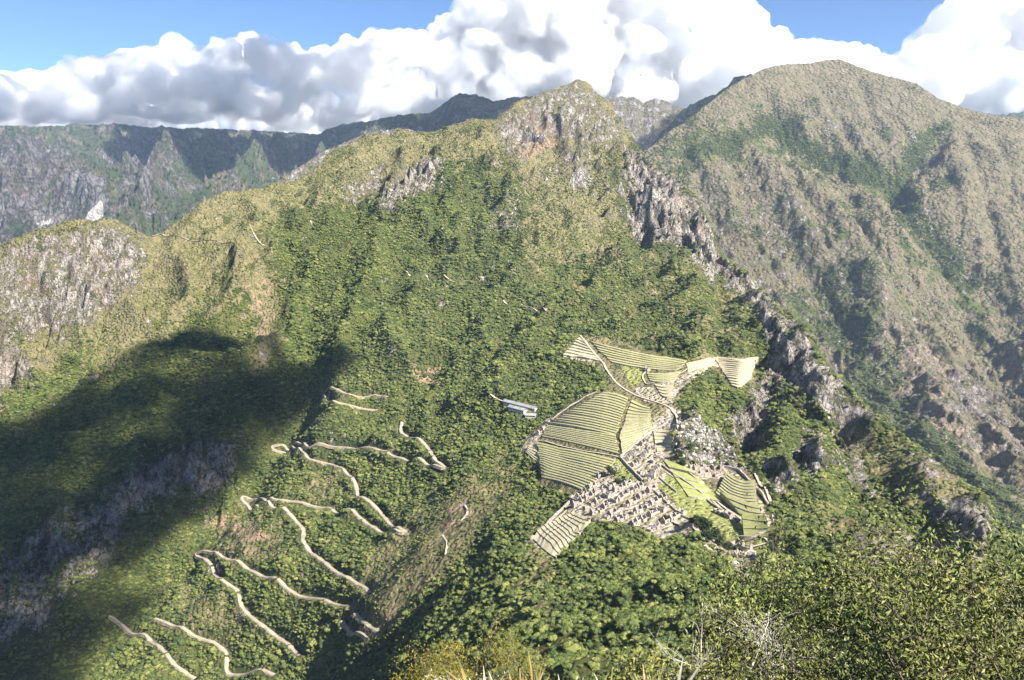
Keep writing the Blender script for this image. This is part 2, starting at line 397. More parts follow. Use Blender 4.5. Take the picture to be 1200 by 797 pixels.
MK['ruin'] = poly_mask([
 (0.95, [(672,590),(690,570),(715,560),(765,566),(782,585),(800,605),(860,650),(845,655),(800,625),(775,632),(745,620),(718,612),(690,608),(668,625),(650,655),(623,633)]),
 (0.95, [(727,536),(760,508),(785,505),(790,540),(780,560),(765,572)]),
 (0.8, [(760,505),(770,480),(790,478),(812,490),(830,505),(800,500),(788,530),(768,525)]),
 (0.9, [(800,545),(850,545),(870,560),(892,590),(905,610),(900,635),(885,620),(888,590),(860,560),(815,560)]),
 (0.9, [(845,640),(870,640),(888,648),(888,662),(874,686),(866,680),(862,662)]),
 (0.7, [(680,575),(700,555),(727,540),(720,560),(692,580)]),
 (0.85, [(610,528),(625,505),(645,487),(652,495),(632,517),(622,530)]),
 (0.8, [(658,417),(680,394),(690,405),(704,425),(690,428)]),
 (0.8, [(738,453),(765,452),(800,440),(835,418),(888,422),(885,430),(838,428),(795,458),(790,474),(755,468)]),
], 2.0)
clear = poly_mask([[(680,392),(745,405),(805,422),(835,417),(890,421),(882,448),(862,458),(845,442),(832,428),(800,455),(795,472),(800,488),(790,500),(788,535),(812,544),(866,548),(884,556),(900,600),(906,618),(905,632),(935,655),(930,662),(895,660),(876,690),(862,670),(850,650),(835,640),(806,616),(800,628),(776,632),(745,618),(715,610),(692,612),(670,630),(650,657),(620,634),(672,580),(640,570),(628,565),(636,545),(612,528),(620,510),(650,485),(690,462),(712,458),(706,430),(655,418)]], 1.5)
lodge_clear = poly_mask([[(588,471),(600,468),(632,477),(631,487),(624,493),(612,491),(600,483)]], 1.5)

U0, V0 = M.uv()
x, y = M.X, M.YY
rockm = samp(MK['rock'], U0 + 6 * fbm(x, y, 40, 3, off=2), V0 + 6 * fbm(x, y, 40, 3, off=5))
far = sstep(90, 320, y)
cl = samp(blur1(blur1(clear, 3, 0), 3, 1), U0, V0)
free = (1 - cl)
# big gullies and spurs
M.carve([(345,455),(300,510),(262,570),(205,640),(140,710),(60,790)], 55, 60)
M.carve([(40,300),(60,400),(100,480),(90,560)], 26, 45)
M.carve([(330,235),(345,330),(350,420),(345,460)], 26, 50)
M.carve([(560,300),(545,380),(500,440),(465,470)], 22, 50)
M.carve([(650,300),(610,360),(560,430),(520,480)], 18, 40)
M.carve([(700,180),(690,260),(690,330)], 22, 40)
M.carve([(420,500),(400,545),(330,600),(300,700)], -10, 50)
M.carve([(545,575),(500,660),(440,735)], -16, 45)
M.carve([(905,395),(905,450),(870,515)], 38, 24)
M.carve([(930,405),(942,460),(940,540)], 22, 15)
M.carve([(1088,570),(1096,620),(1112,680)], 26, 18)
M.carve([(1030,500),(1050,550),(1075,610)], 24, 20)
for cp_ in ([(112,272),(130,300),(150,335)], [(88,280),(108,315),(125,350)], [(62,285),(80,320),(95,360)], [(30,295),(48,330),(60,370)]): M.carve(cp_, 15, 10)
M.carve([(985,470),(1000,520),(1030,600)], 34, 20)
M.carve([(740,175),(745,230),(745,290)], 26, 26)
M.carve([(810,240),(800,275),(770,285)], 22, 18)
big = fbm(x, y, 260, 5, 0.5, 3.0)
rr = ridged(x, y, 150, 5, 0.5, 9.0)
side = np.clip((y - 900) / 900, 0, 1)
calm = lambda s_, wd: 1 - 0.82 * np.exp(-(np.minimum(s_.YY - s_.yc[:, None], 0) / (wd * s_.yc[:, None])) ** 2)
cm = calm(M, 0.05)
M.Z += far * free * cm * (big * (14 + 30 * side) + rr * (9 + 32 * side))
rib = ridged(x * 1.0 + 0.25 * y, y * 0.35, 46, 5, 0.55, 4.0)
M.Z += far * free * cm * np.clip(rockm, 0, 1) * (rib * 22 + fbm(x, y, 14, 3, 0.6) * 6) * np.clip(y / 1100, 0.45, 1.4)
M.Z += far * free * fbm(x, y, 28, 4, 0.55, 8) * 3.2
nearm = 1 - sstep(60, 200, y)
M.Z += nearm * fbm(x, y, 5, 5, 0.55) * 0.5 * np.clip(y / 12, 0.3, 3)
M.Z += sstep(150, 500, y) * cl * fbm(x, y, 60, 3, 0.5, 6) * 1.4
ROADS = [[(473, 492), (468, 506), (485, 515), (501, 524), (510, 541), (524, 550), (518, 554), (501, 547), (475, 539), (458, 534), (445, 528), (408, 525), (363, 525), (333, 522), (316, 522), (318, 526), (334, 530), (363, 539), (386, 544), (408, 558), (417, 567), (422, 582), (445, 599), (468, 619), (478, 626), (471, 630), (430, 614), (393, 602), (386, 595), (348, 588), (320, 586), (304, 585), (285, 581), (280, 584), (289, 590), (319, 595), (345, 608), (356, 621), (354, 634), (364, 649), (382, 660), (408, 677), (427, 688), (433, 696)], [(416, 720), (423, 726), (430, 733), (445, 741)], [(432, 747), (418, 742), (408, 738), (401, 728)], [(408, 710), (371, 701), (334, 688), (311, 678), (284, 661), (268, 657), (250, 648), (237, 645), (228, 648), (248, 662), (259, 679), (280, 692), (281, 709), (298, 727), (319, 742), (336, 754), (352, 768)], [(322, 791), (296, 787), (263, 789), (268, 766), (252, 753), (222, 742), (199, 733), (181, 727)], [(128, 721), (147, 735), (170, 744), (188, 759), (203, 778), (229, 796)], [(455, 467), (435, 463), (408, 462), (379, 466), (392, 471), (408, 474), (443, 481)]]
TRAILS = [([(475, 318), (500, 323), (525, 328), (548, 333)], 3.2), ([(590, 352), (610, 357), (628, 362), (640, 366)], 2.8), ([(190, 274), (205, 277), (240, 281), (270, 284), (310, 289)], 3.5), ([(178, 278), (190, 274)], 4), ([(680, 393), (690, 406), (703, 421), (714, 438), (722, 449), (736, 459), (748, 465), (768, 471), (785, 477), (793, 487), (795, 505)], 2.6), ([(616, 527), (630, 516), (645, 519), (660, 524), (690, 530), (727, 536)], 2.4), ([(762, 430), (752, 441), (758, 452), (770, 447), (800, 437), (812, 427), (834, 420)], 1.8), ([(768, 532), (800, 553), (828, 575), (845, 592), (868, 608), (885, 620), (900, 634)], 2.0), ([(780, 553), (813, 577)], 1.3), ([(826, 578), (836, 588), (850, 600)], 1.5), ([(885, 555), (898, 575), (904, 590), (908, 612)], 2.2), ([(870, 645), (885, 640), (900, 636)], 2.0), ([(545, 592), (550, 602), (540, 612)], 2), ([(519, 628), (525, 640), (522, 652)], 2), ([(790, 612), (815, 620), (838, 640)], 3.0), ([(597, 472), (588, 471), (578, 466), (566, 462)], 3)]
def mask_lines(m, lines, w0, w1, cut):
    rm = samp(line_mask(lines, 9.0), U0, V0) > 0.12
    px, py = m.X[rm], m.YY[rm]; D = np.full(px.shape, 1e9); Zt = np.zeros(px.shape)
    for ln in lines:
        P = np.array([m.hit(u, v, 300) for u, v in ln])
        for p, q_ in zip(P[:-1], P[1:]):
            d = (q_ - p)[:2]; L = np.hypot(*d)
            if L > 260: continue
            t = np.clip(((px - p[0]) * d[0] + (py - p[1]) * d[1]) / (L * L + 1e-9), 0, 1)
            dd = np.hypot(px - p[0] - t * d[0], py - p[1] - t * d[1]); b_ = dd < D
            zz = m.h(p[0] + t * d[0], p[1] + t * d[1]); Zt = np.where(b_, zz, Zt); D = np.where(b_, dd, D)
    f = 1 - sstep(w0, w1, D)
    m.Z[rm] = m.Z[rm] * (1 - f) + (Zt - cut) * f
mask_lines(M, ROADS, 5.2, 11.0, 1.1)
U, V = to_pix(M.X, M.YY, M.Z)
wu = U + 16 * fbm(x, y, 45, 5, 0.65, off=2); wv = V + 16 * fbm(x, y, 45, 5, 0.65, off=15)
gate = sstep(120, 300, y)
# steep ground shows rock
gy = np.gradient(M.Z, axis=1) / np.gradient(M.YY, axis=1); gx = np.gradient(M.Z, axis=0) / np.gradient(M.X, axis=0)
slope = np.hypot(gx, gy)
rock = samp(MK['rock'], wu, wv) * gate
rock = np.clip(rock + sstep(1.5, 2.8, slope) * 0.35 * gate * free, 0, 1)
dry = np.clip(samp(MK['dry'], wu, wv) + cl * 0.8, 0, 1)
A_main = dict(rock=rock + (1 - gate) * 0.35, dry=np.clip(dry + 0.15 * (1 - gate), 0, 1), soil=samp(MK['soil'], wu, wv), lawn=samp(MK['lawn'], U, V) * gate, ruin=samp(MK['ruin'], U + 0.3 * (wu - U), V + 0.3 * (wv - V)) * gate)
mat_main = terrain_material('hillside', 1.0)
M.mesh('mountain', mat_main, A_main)

# ================================================================== RIGHT MOUNTAIN across the canyon
rc_cols = np.array([600, 800, 900, 1000, 1100, 1200, 1500.])
rc_rows = [660, 620, 560, 500, 450, 400, 350, 300, 250, 200, 150, 70]
rc_depth = np.array([[d * k for k in (1.12, 1.03, 1.0, 0.99, 1.0, 0.98, 0.97)] for d in (1480, 1600, 1850, 2150, 2450, 2700, 2920, 3120, 3330, 3560, 3850, 4300)])
rcrest = [(600,330,3300),(700,225,3600),(740,188,3700),(752,178,3720),(765,169,3750),(783,156,3800),(800,145,3850),(820,128,3900),(840,112,3960),(855,101,4000),(870,92,4050),(885,85,4090),(900,80,4120),(915,77,4150),(935,75,4180),(950,74,4200),(960,71,4210),(970,69,4220),(982,69,4220),(992,72,4210),(1003,76,4190),(1015,80,4180),(1030,85,4150),(1050,90,4120),(1075,98,4080),(1088,106,4050),(1100,115,4020),(1112,120,4000),(1125,124,3980),(1140,129,3960),(1155,133,3940),(1175,137,3920),(1200,141,3900),(1300,170,3850),(1500,260,3700)]
Mr = Mass(rc_cols, rc_rows, rc_depth, rcrest, (0.0, 0.98), 640, np.exp(np.linspace(math.log(1250), math.log(6500), 620)),
          lambda a, y0, tb: [(1250, -0.56), (y0 * 0.93, -0.72 * 1000 / (y0 * 0.93) if y0 * 0.93 > 1400 else -0.5)],
          lambda a, yc, zc: [(yc + 90, zc - 25), (yc + 500, zc - 280), (yc + 1500, -200), (12000, -700)])
Mr.carve([(905,148),(925,165),(960,183),(1000,200),(1040,214),(1058,240),(1085,268),(1108,300),(1130,335),(1160,400),(1200,470)], 85, 95, 1300)
Mr.carve([(1098,152),(1075,185),(1045,214)], 70, 65, 1300)
Mr.carve([(860,165),(900,240),(930,300),(990,380),(1030,460),(1060,500)], 45, 70, 1300)
Mr.carve([(1150,250),(1170,330),(1190,380)], 45, 60, 1300)
Mr.carve([(900,200),(960,290),(1010,330),(1060,420),(1110,500)], -50, 90, 1300)
Mr.carve([(1130,200),(1160,300),(1200,350)], -35, 70, 1300)
for gpix in ([(800,175),(840,260),(880,340),(930,420)],[(850,190),(885,270),(935,350),(985,430)],[(935,215),(960,270),(1000,340),(1040,400),(1075,470)],[(985,215),(1010,270),(1050,330),(1090,400),(1130,470),(1170,560)],[(960,100),(985,140),(1005,180)],[(1010,100),(1030,150),(1045,200)],[(1130,160),(1150,220),(1175,290)],[(1170,160),(1190,230),(1230,300)],[(1110,210),(1125,260),(1140,310)],[(900,110),(920,135),(950,165)],[(1060,300),(1100,360),(1140,420),(1200,520)]):
    Mr.carve(gpix, 30, 32, 1300)
x, y = Mr.X, Mr.YY
q = sstep(1400, 1900, y) * calm(Mr, 0.06)
Mr.Z += q * (ridged(x, y * 0.6, 420, 6, 0.52, 2.0) * 36 + fbm(x, y, 700, 5, 0.5) * 36)
Mr.Z += q * (ridged(x + 0.3 * y, y * 0.35, 90, 6, 0.6, 5.0) * 16 + fbm(x, y, 40, 4, 0.6, 7) * 9)
MKr = {}
MKr['rock'] = poly_mask([
 (0.6, [(1105,440),(1140,430),(1175,470),(1180,515),(1150,512),(1125,480)]), (0.5, [(1060,420),(1100,440),(1110,470),(1080,460)]),
 (0.42, [(890,240),(930,250),(960,290),(930,300),(905,280)]), (0.6, [(780,230),(810,235),(880,330),(860,330)]), (0.5, [(1185,500),(1200,490),(1210,540),(1190,540)]),
 (0.26, [(800,180),(900,200),(1050,300),(1100,420),(1200,560),(1100,540),(950,420),(850,330)]), (0.2, [(930,120),(1100,130),(1080,200),(960,160)]),
 (0.4, [(1080,250),(1110,260),(1150,350),(1120,350)])], 12)
MKr['dry'] = np.clip(poly_mask([(0.72, [(600,0),(1500,0),(1500,900),(600,900)])], 2)
  + poly_mask([(0.35, [(880,90),(970,70),(1100,115),(1250,150),(1250,230),(1150,190),(1060,150),(960,110),(890,130)]), (0.3, [(1040,380),(1200,420),(1200,600),(1100,500)]), (0.25, [(1040,150),(1200,160),(1200,330),(1110,260)])], 12)
  - poly_mask([(0.5, [(765,175),(830,150),(880,170),(870,190),(800,200)]), (0.35, [(1000,300),(1040,400),(1010,440),(900,360)])], 12)
  - line_mask([dict(p=[(905,150),(960,185),(1045,214),(1085,268),(1130,335)], w=12, k=1.1), dict(p=[(1098,152),(1045,214)], w=12, k=1.1), dict(p=[(1010,450),(1050,490),(1100,540),(1200,610)], w=18, k=0.9), dict(p=[(1130,335),(1150,400)], w=14, k=0.5), dict(p=[(860,165),(905,150)], w=8, k=.7), dict(p=[(1090,220),(1120,215)], w=7, k=.9)], 10), 0, 1)
MKr['soil'] = poly_mask([(0.5, [(1020,350),(1120,420),(1200,500),(1200,560),(1120,540),(1050,470)]), (0.4, [(900,180),(925,180),(940,260),(920,270)]), (0.55, [(950,82),(1000,80),(1010,95),(960,96)])], 10)
Ur, Vr = to_pix(x, y, Mr.Z); wu = Ur + 14 * fbm(x, y, 90, 5, 0.6, 2); wv = Vr + 14 * fbm(x, y, 90, 5, 0.6, 12)
mat_right = terrain_material('far_hillside', 2.6, green=(0.075, 0.09, 0.032), dry=(0.165, 0.148, 0.088), rockc=(0.25, 0.228, 0.21), soil=(0.19, 0.145, 0.11), bumpd=8.0)
Mr.mesh('mountain', mat_right, dict(rock=samp(MKr['rock'], wu, wv), dry=samp(MKr['dry'], wu, wv), soil=samp(MKr['soil'], wu, wv), lawn=0.0, ruin=0.0))

# ================================================================== FAR RANGES
def far_range(name, crest, ya, yb, base_z, arange, na, ny, amp, scale, mat, dry=0.3, rockv=0.4, yback=1500, seed=0.0, jag=0.0022, rib=1.0, extra=None):
    """range whose front foot stands at ya with height base_z and whose crest line is given"""
    A = np.linspace(arange[0], arange[1], na)
    ca, ct = at_dir([c[0] for c in crest], [c[1] for c in crest])
    tc = np.interp(A, ca, ct); yc = np.interp(A, ca, [c[2] for c in crest])
    tc = tc + jag * fbm(A * 9000, A * 0 + seed, 60, 5, 0.6)
    s = Mass.__new__(Mass); s.A = A; s.Y = np.exp(np.linspace(math.log(ya), math.log(yb), ny)); s.L = np.log(s.Y)
    Z = np.zeros((na, ny))
    for j in range(na):
        zc = tc[j] * yc[j]
        Z[j] = np.interp(s.Y, [ya, ya + (yc[j] - ya) * 0.45, yc[j], yc[j] + yback * 0.2, yc[j] + yback], [base_z, base_z + (zc - base_z) * 0.5, zc, zc - 120, zc - 900])
    s.YY = np.broadcast_to(s.Y[None, :], Z.shape); s.X = A[:, None] * s.YY; s.Z = Z; s.Z0 = Z.copy()
    xx, yy = s.X, s.YY
    k = 1 - 0.90 * np.exp(-(np.minimum(yy - yc[:, None], 0) / (0.10 * yc[:, None])) ** 2)
    s.Z += k * amp * (ridged(xx, yy * 0.3 + 0.3 * xx, scale, 7, 0.55, seed) * 0.9 * rib + fbm(xx, yy, scale * 1.3, 5, 0.55, seed + 3) * 0.6)
    Tt = s.Z / yy; cap = tc[:, None] - 0.0012 + 0 * Tt; s.Z = np.where(Tt > cap, cap + 0.11 * (Tt - cap), Tt) * yy
    uu, vv = to_pix(xx, yy, s.Z)
    at = dict(rock=rockv + 0 * Z, dry=dry + 0 * Z, soil=0.0, lawn=0.0, ruin=0.0)
    if extra: extra(at, uu, vv, xx, yy)
    s.mesh(name, mat, at)
    return s
mat_far = terrain_material('distant_mountainside', 7.0, green=(0.055, 0.075, 0.035), dry=(0.17, 0.155, 0.10), rockc=(0.165, 0.155, 0.15), rockd=(0.05, 0.05, 0.05), bumpd=30.0, lawnc=((0.55, 0.52, 0.47), (0.68, 0.65, 0.6)))
def far_left_cover(at, u, v, xx, yy):
    d = 14 * fbm(xx, yy, 400, 5, 0.6, 2)
    m = samp(poly_mask([(0.5, [(-200,140),(40,160),(120,215),(130,250),(110,290),(-200,330)]), (0.35, [(120,140),(200,160),(190,230),(150,240)])], 8), u + d, v + d)
    at['rock'] = np.clip(at['rock'] + m, 0, 1)
    at['lawn'] = 1.3 * samp(poly_mask([[(96,262),(107,246),(118,234),(121,240),(119,262)], (0.8, [(40,262),(62,257),(58,262)])], 0.8), u, v)
    at['dry'] = at['dry'] + m * 0.5
FL_crest = [(-400,148,9000),(-200,147,9000),(0,147,9000),(40,148,9000),(80,146,9000),(120,145,9000),(160,148,9000),(250,150,9000),(300,152,9000),(350,155,9000),(372,157,8900),(385,150,8300),(400,145,7800),(430,140,7200),(470,135,6800),(505,131,6500),(515,124,6300),(530,112,5900),(540,108,5900),(552,109,5900),(565,112,5900),(580,118,5900),(600,113,5900),(625,112,5900),(700,125,5900)]
FLm = far_range('mountain', FL_crest, 3400, 11000, -700, (-0.9, 0.12), 700, 400, 330, 760, mat_far, dry=0.32, rockv=0.36, seed=3.0, extra=far_left_cover)
# paler grey spur between the ridge and the far range
far_range('mountain', [(290,260,3300),(318,222,3300),(330,207,3350),(350,194,3400),(380,176,3500),(410,163,3600),(440,152,3650),(470,149,3700),(500,155,3700),(560,200,3700)], 2800, 4600, -500, (-0.36, 0.0), 220, 140, 50, 260, mat_right, dry=0.7, rockv=0.5, yback=700, seed=8.0)
# brown peaks behind the summit, right
far_range('mountain', [(640,135,5200),(700,120,5200),(712,113,5200),(730,112,5200),(745,114,5200),(752,119,5200),(768,115,5200),(782,118,5200),(800,127,5150),(815,135,5100),(860,160,5000)], 4000, 6400, -400, (0.03, 0.3), 260, 200, 120, 500, mat_right, dry=0.75, rockv=0.5, yback=900, seed=12.0)
# dark blue ridge under cloud shade behind the right mountain
DRm = far_range('mountain', [(690,230,4700),(750,185,4700),(775,158,4750),(790,140,4800),(800,127,4850),(815,119,4900),(840,108,4950),(852,100,4950),(860,90,5000),(870,87,5000),(882,87,5000),(900,95,5000),(960,110,5000)], 4350, 6000, -100, (0.08, 0.42), 260, 160, 40, 380, mat_far, dry=0.1, rockv=0.3, yback=700, seed=15.0)
far_range('mountain', [(1080,160,7300),(1140,140,7300),(1165,134,7300),(1185,131,7300),(1230,128,7300),(1330,140,7300),(1450,170,7300)], 5500, 8600, -200, (0.42, 0.98), 200, 120, 100, 600, mat_far, dry=0.2, rockv=0.4, seed=18.0)

# valley floor far below, one sheet to the horizon
bpy.ops.mesh.primitive_grid_add(x_subdivisions=40, y_subdivisions=40, size=80000, location=(0, 20000, -720))
g = bpy.context.object; g.name = 'ground'; g['kind'] = 'structure'; g.data.materials.append(mat_far)


# ================================================================== FOREST AND SCRUB (uncountable cover)
def leaf_mat(name, cols_, rough=0.7, scale=0.02, transl=0.0):
    m, nt_, b = new_mat(name, rough, 0.25); n = NT(nt_)
    oi = n.n.new('ShaderNodeObjectInfo')
    r = oi.outputs['Random']; big = n.noise(n.pos(), scale, 4, 0.6)
    f = n.math('ADD', n.math('MULTIPLY', r, 0.62), n.math('MULTIPLY', n.math('SUBTRACT', big, 0.31), 1.0))
    c = n.ramp(f, [(i / (len(cols_) - 1), c) for i, c in enumerate(cols_)])
    n.set(b.inputs['Base Color'], c)
    return m
FOL = [(0.026, 0.042, 0.015), (0.056, 0.080, 0.023), (0.102, 0.126, 0.032), (0.165, 0.180, 0.046), (0.255, 0.245, 0.080)]
mat_forest = leaf_mat('forest_leaves', FOL)
mat_scrub = leaf_mat('scrub_leaves', [(0.03, 0.05, 0.02), (0.055, 0.08, 0.028), (0.09, 0.11, 0.035), (0.12, 0.12, 0.05)])
def crown_mesh(seed, nq=150, core_sub=2, q=0.26, flat=0.8):
    r_ = np.random.default_rng(seed)
    lobes = [(np.array([0, 0, 0.35]), 0.72)] + [(np.array([math.cos(a) * d, math.sin(a) * d, r_.uniform(0.1, 0.6)]), r_.uniform(0.35, 0.55)) for a, d in zip(r_.uniform(0, 6.28, 4), r_.uniform(0.3, 0.6, 4))]
    V = []; F = []; k = 0
    iv, if_ = ico(1)
    for c, rr_ in lobes:
        vv = iv * rr_ * (0.80 + 0.22 * r_.random((len(iv), 1))) * np.array([1, 1, flat]) + c; V.append(vv); F += (if_ + k).tolist(); k += len(vv)
    for i in range(nq):
        c, rr_ = lobes[r_.integers(len(lobes))]
        d = r_.normal(size=3); d[2] = abs(d[2]) * 0.9 - 0.15; d /= np.linalg.norm(d)
        p = c + d * rr_ * r_.uniform(0.8, 1.18) * np.array([1, 1, flat])
        a = r_.normal(size=3); a -= a @ d * d * 0.6; a /= np.linalg.norm(a); b_ = np.cross(a, d + 0.5 * r_.normal(size=3)); b_ /= np.linalg.norm(b_)
        sz = q * r_.uniform(0.5, 1.1)
        V.append(np.array([p - a * sz * .5, p + b_ * sz * .35, p + a * sz * .5 + d * sz * .2])); F.append([k, k + 1, k + 2]); k += 3
    me = bpy.data.meshes.new('crown'); me.from_pydata(np.concatenate(V).tolist(), [], F); me.update(); return me
def variants(nm, mat, n, **kw):
    col = bpy.data.collections.new(nm)
    for i in range(n):
        me = crown_mesh(100 + i, **kw); me.materials.append(mat); o = bpy.data.objects.new(nm, me); col.objects.link(o)
    return col
def scatter(name, mass, n, dens, size, col, sink=0.15, ymin=0, seed=1, tmargin=0.03):
    """cover plants at random ground points; dens(x, y, u, v, slope) 0..1, size(...) in metres radius"""
    r_ = np.random.default_rng(seed)
    X, Y, Z = mass.X, mass.YY, mass.Z
    du = np.stack([X[1:, :-1] - X[:-1, :-1], Y[1:, :-1] - Y[:-1, :-1], Z[1:, :-1] - Z[:-1, :-1]], -1)
    dv = np.stack([X[:-1, 1:] - X[:-1, :-1], Y[:-1, 1:] - Y[:-1, :-1], Z[:-1, 1:] - Z[:-1, :-1]], -1)
    area = np.linalg.norm(np.cross(du, dv), axis=-1)
    hor = np.abs(du[..., 0] * dv[..., 1])
    area = np.minimum(area, hor * 3.0)
    T = Z / Y; cm2 = np.maximum.accumulate(T, axis=1); vis = (T >= cm2 - tmargin)[:-1, :-1]
    Uc, Vc = to_pix(X, Y, Z); fr = ((Uc > -130) & (Uc < 1330) & (Vc < 900))[:-1, :-1]
    wgt = area * vis * fr * (Y[:-1, :-1] > ymin)
    Dn = dens(X[:-1, :-1], Y[:-1, :-1], Uc[:-1, :-1], Vc[:-1, :-1])
    wgt = wgt * np.clip(Dn, 0, 1)
    cs_ = np.cumsum(wgt.ravel()); tot = cs_[-1]
    idx = np.searchsorted(cs_, r_.random(n) * tot); ia, il = np.unravel_index(np.minimum(idx, wgt.size - 1), wgt.shape)
    fa = r_.random(n); fl = r_.random(n)
    Ai = mass.A[ia] + fa * (mass.A[1] - mass.A[0]); Yi = mass.Y[il] + fl * (mass.Y[il + 1] - mass.Y[il])
    xi = Ai * Yi; zi = mass.h(xi, Yi)
    ui, vi = to_pix(xi, Yi, zi)
    sc = size(xi, Yi, ui, vi, r_)
    ok = sc > 0
    if mass is M:
        nr = np.where(samp(line_mask(ROADS, 12.0), ui, vi) > 0.2)[0]; D = np.full(len(nr), 1e9)
        for ln in ROADS:
            P_ = [M.hit(a_, b_, 300)[:2] for a_, b_ in ln]
            for p_, q_ in zip(P_[:-1], P_[1:]):
                d_ = q_ - p_; L2 = d_ @ d_ + 1e-9
                if L2 > 260 ** 2: continue
                t_ = np.clip(((xi[nr] - p_[0]) * d_[0] + (Yi[nr] - p_[1]) * d_[1]) / L2, 0, 1)
                D = np.minimum(D, np.hypot(xi[nr] - p_[0] - t_ * d_[0], Yi[nr] - p_[1] - t_ * d_[1]))
        ok[nr[D < 3.2 + 0.8 * sc[nr]]] = False
    xi, Yi, zi, sc = xi[ok], Yi[ok], zi[ok], sc[ok]
    P = np.stack([xi, Yi, zi - sink * sc], -1)
    me = bpy.data.meshes.new(name); me.vertices.add(len(P)); me.vertices.foreach_set('co', P.astype(np.float32).ravel())
    a = me.attributes.new('size', 'FLOAT', 'POINT'); a.data.foreach_set('value', sc.astype(np.float32))
    a = me.attributes.new('turn', 'FLOAT', 'POINT'); a.data.foreach_set('value', (r_.random(len(P)) * 6.28).astype(np.float32))
    o = bpy.data.objects.new(name, me); C.objects.link(o); o['kind'] = 'stuff'
    g = bpy.data.node_groups.new(name, 'GeometryNodeTree')
    g.interface.new_socket('Geometry', in_out='INPUT', socket_type='NodeSocketGeometry'); g.interface.new_socket('Geometry', in_out='OUTPUT', socket_type='NodeSocketGeometry')
    gi = g.nodes.new('NodeGroupInput'); go = g.nodes.new('NodeGroupOutput')
    ci = g.nodes.new('GeometryNodeCollectionInfo'); ci.inputs['Collection'].default_value = col; ci.inputs['Separate Children'].default_value = True
    ip = g.nodes.new('GeometryNodeInstanceOnPoints'); ip.inputs['Pick Instance'].default_value = True
    na_ = g.nodes.new('GeometryNodeInputNamedAttribute'); na_.data_type = 'FLOAT'; na_.inputs['Name'].default_value = 'size'
    nb = g.nodes.new('GeometryNodeInputNamedAttribute'); nb.data_type = 'FLOAT'; nb.inputs['Name'].default_value = 'turn'
    cx = g.nodes.new('ShaderNodeCombineXYZ'); g.links.new(nb.outputs['Attribute'], cx.inputs['Z'])
    sx = g.nodes.new('ShaderNodeCombineXYZ')
    for k in 'XYZ': g.links.new(na_.outputs['Attribute'], sx.inputs[k])
    g.links.new(gi.outputs[0], ip.inputs['Points']); g.links.new(ci.outputs[0], ip.inputs['Instance'])
    g.links.new(cx.outputs[0], ip.inputs['Rotation']); g.links.new(sx.outputs[0], ip.inputs['Scale'])
    g.links.new(ip.outputs[0], go.inputs[0])
    md = o.modifiers.new('cover', 'NODES'); md.node_group = g
    print(name, len(P), 'area', tot)
    return o

road_mask = line_mask(ROADS, 2.8) + line_mask([[(u_, v_ + 3.5) for u_, v_ in r__] for r__ in ROADS], 3.4) + line_mask([t[0] for t in TRAILS], 1.8) + line_mask([[(u_, v_ + 2.5) for u_, v_ in t[0]] for t in TRAILS[:3]], 2.0)

shade = samp
KN = poly_mask([[(792,530),(790,500),(805,488),(825,495),(850,515),(866,536),(850,545),(812,540)]], 0)
def knoll_in(u, v): return samp(KN, u, v)
def dens_main(x, y, u, v):
    wu = u + 9 * fbm(x, y, 40, 4, 0.6, 2); wv = v + 9 * fbm(x, y, 40, 4, 0.6, 15)
    rk = samp(MK['rock'], wu, wv); dr = samp(MK['dry'], wu, wv); so_ = samp(MK['soil'], wu, wv)
    d = 1.0 - 1.15 * np.clip(rk, 0, 1) - 0.62 * dr - 0.8 * so_
    d = d + (0.45 + 0.5 * sstep(850, 1300, y)) * fbm(x, y, 75, 5, 0.6, 31) + 0.5 * sstep(900, 1400, y) * fbm(x, y, 220, 3, 0.6, 51)
    d = np.clip(d - 0.12 * sstep(900, 1400, y), 0.03, 1)
    hard = samp(clear, u, v) + samp(lodge_clear, u, v)
    d = np.where(knoll_in(u, v) > 0.5, 0.35, d)
    d = d * (1 - np.clip(hard * 1.6, 0, 1)) * (1 - np.clip(samp(road_mask, u, v) * 1.3, 0, 1))
    return d * sstep(90, 140, y)
def size_main(x, y, u, v, r_):
    dr = samp(MK['dry'], u, v); b = np.where(y < 850, 2.1, 2.25) + np.clip((y - 850) / 900, 0, 1) * 0.45
    s_ = b * np.exp(r_.normal(0, 0.36, len(x))) * (1 - 0.45 * np.clip(dr, 0, 1))
    s_ = np.where(y < 300, s_ * 0.7, s_); s_ = np.where(knoll_in(u, v) > 0.5, s_ * 0.45, s_)
    hard = samp(clear, u, v)
    return np.where(hard > 0.4, 0, s_)
crowns = variants('forest_crown', mat_forest, 7)
scatter('forest', M, 300000, dens_main, size_main, crowns, seed=3)
low = variants('scrub_crown', mat_scrub, 4, nq=60, q=0.4)
def dens_right(x, y, u, v):
    wu = u + 14 * fbm(x, y, 90, 5, 0.6, 2); wv = v + 14 * fbm(x, y, 90, 5, 0.6, 12)
    dr = samp(MKr['dry'], wu, wv)
    return np.clip(1.05 - 1.6 * dr + 1.3 * fbm(x, y, 160, 5, 0.6, 9), 0.02, 1)
scatter('scrub', Mr, 80000, dens_right, lambda x, y, u, v, r_: 2.6 * np.exp(r_.normal(0, 0.35, len(x))), low, seed=4)

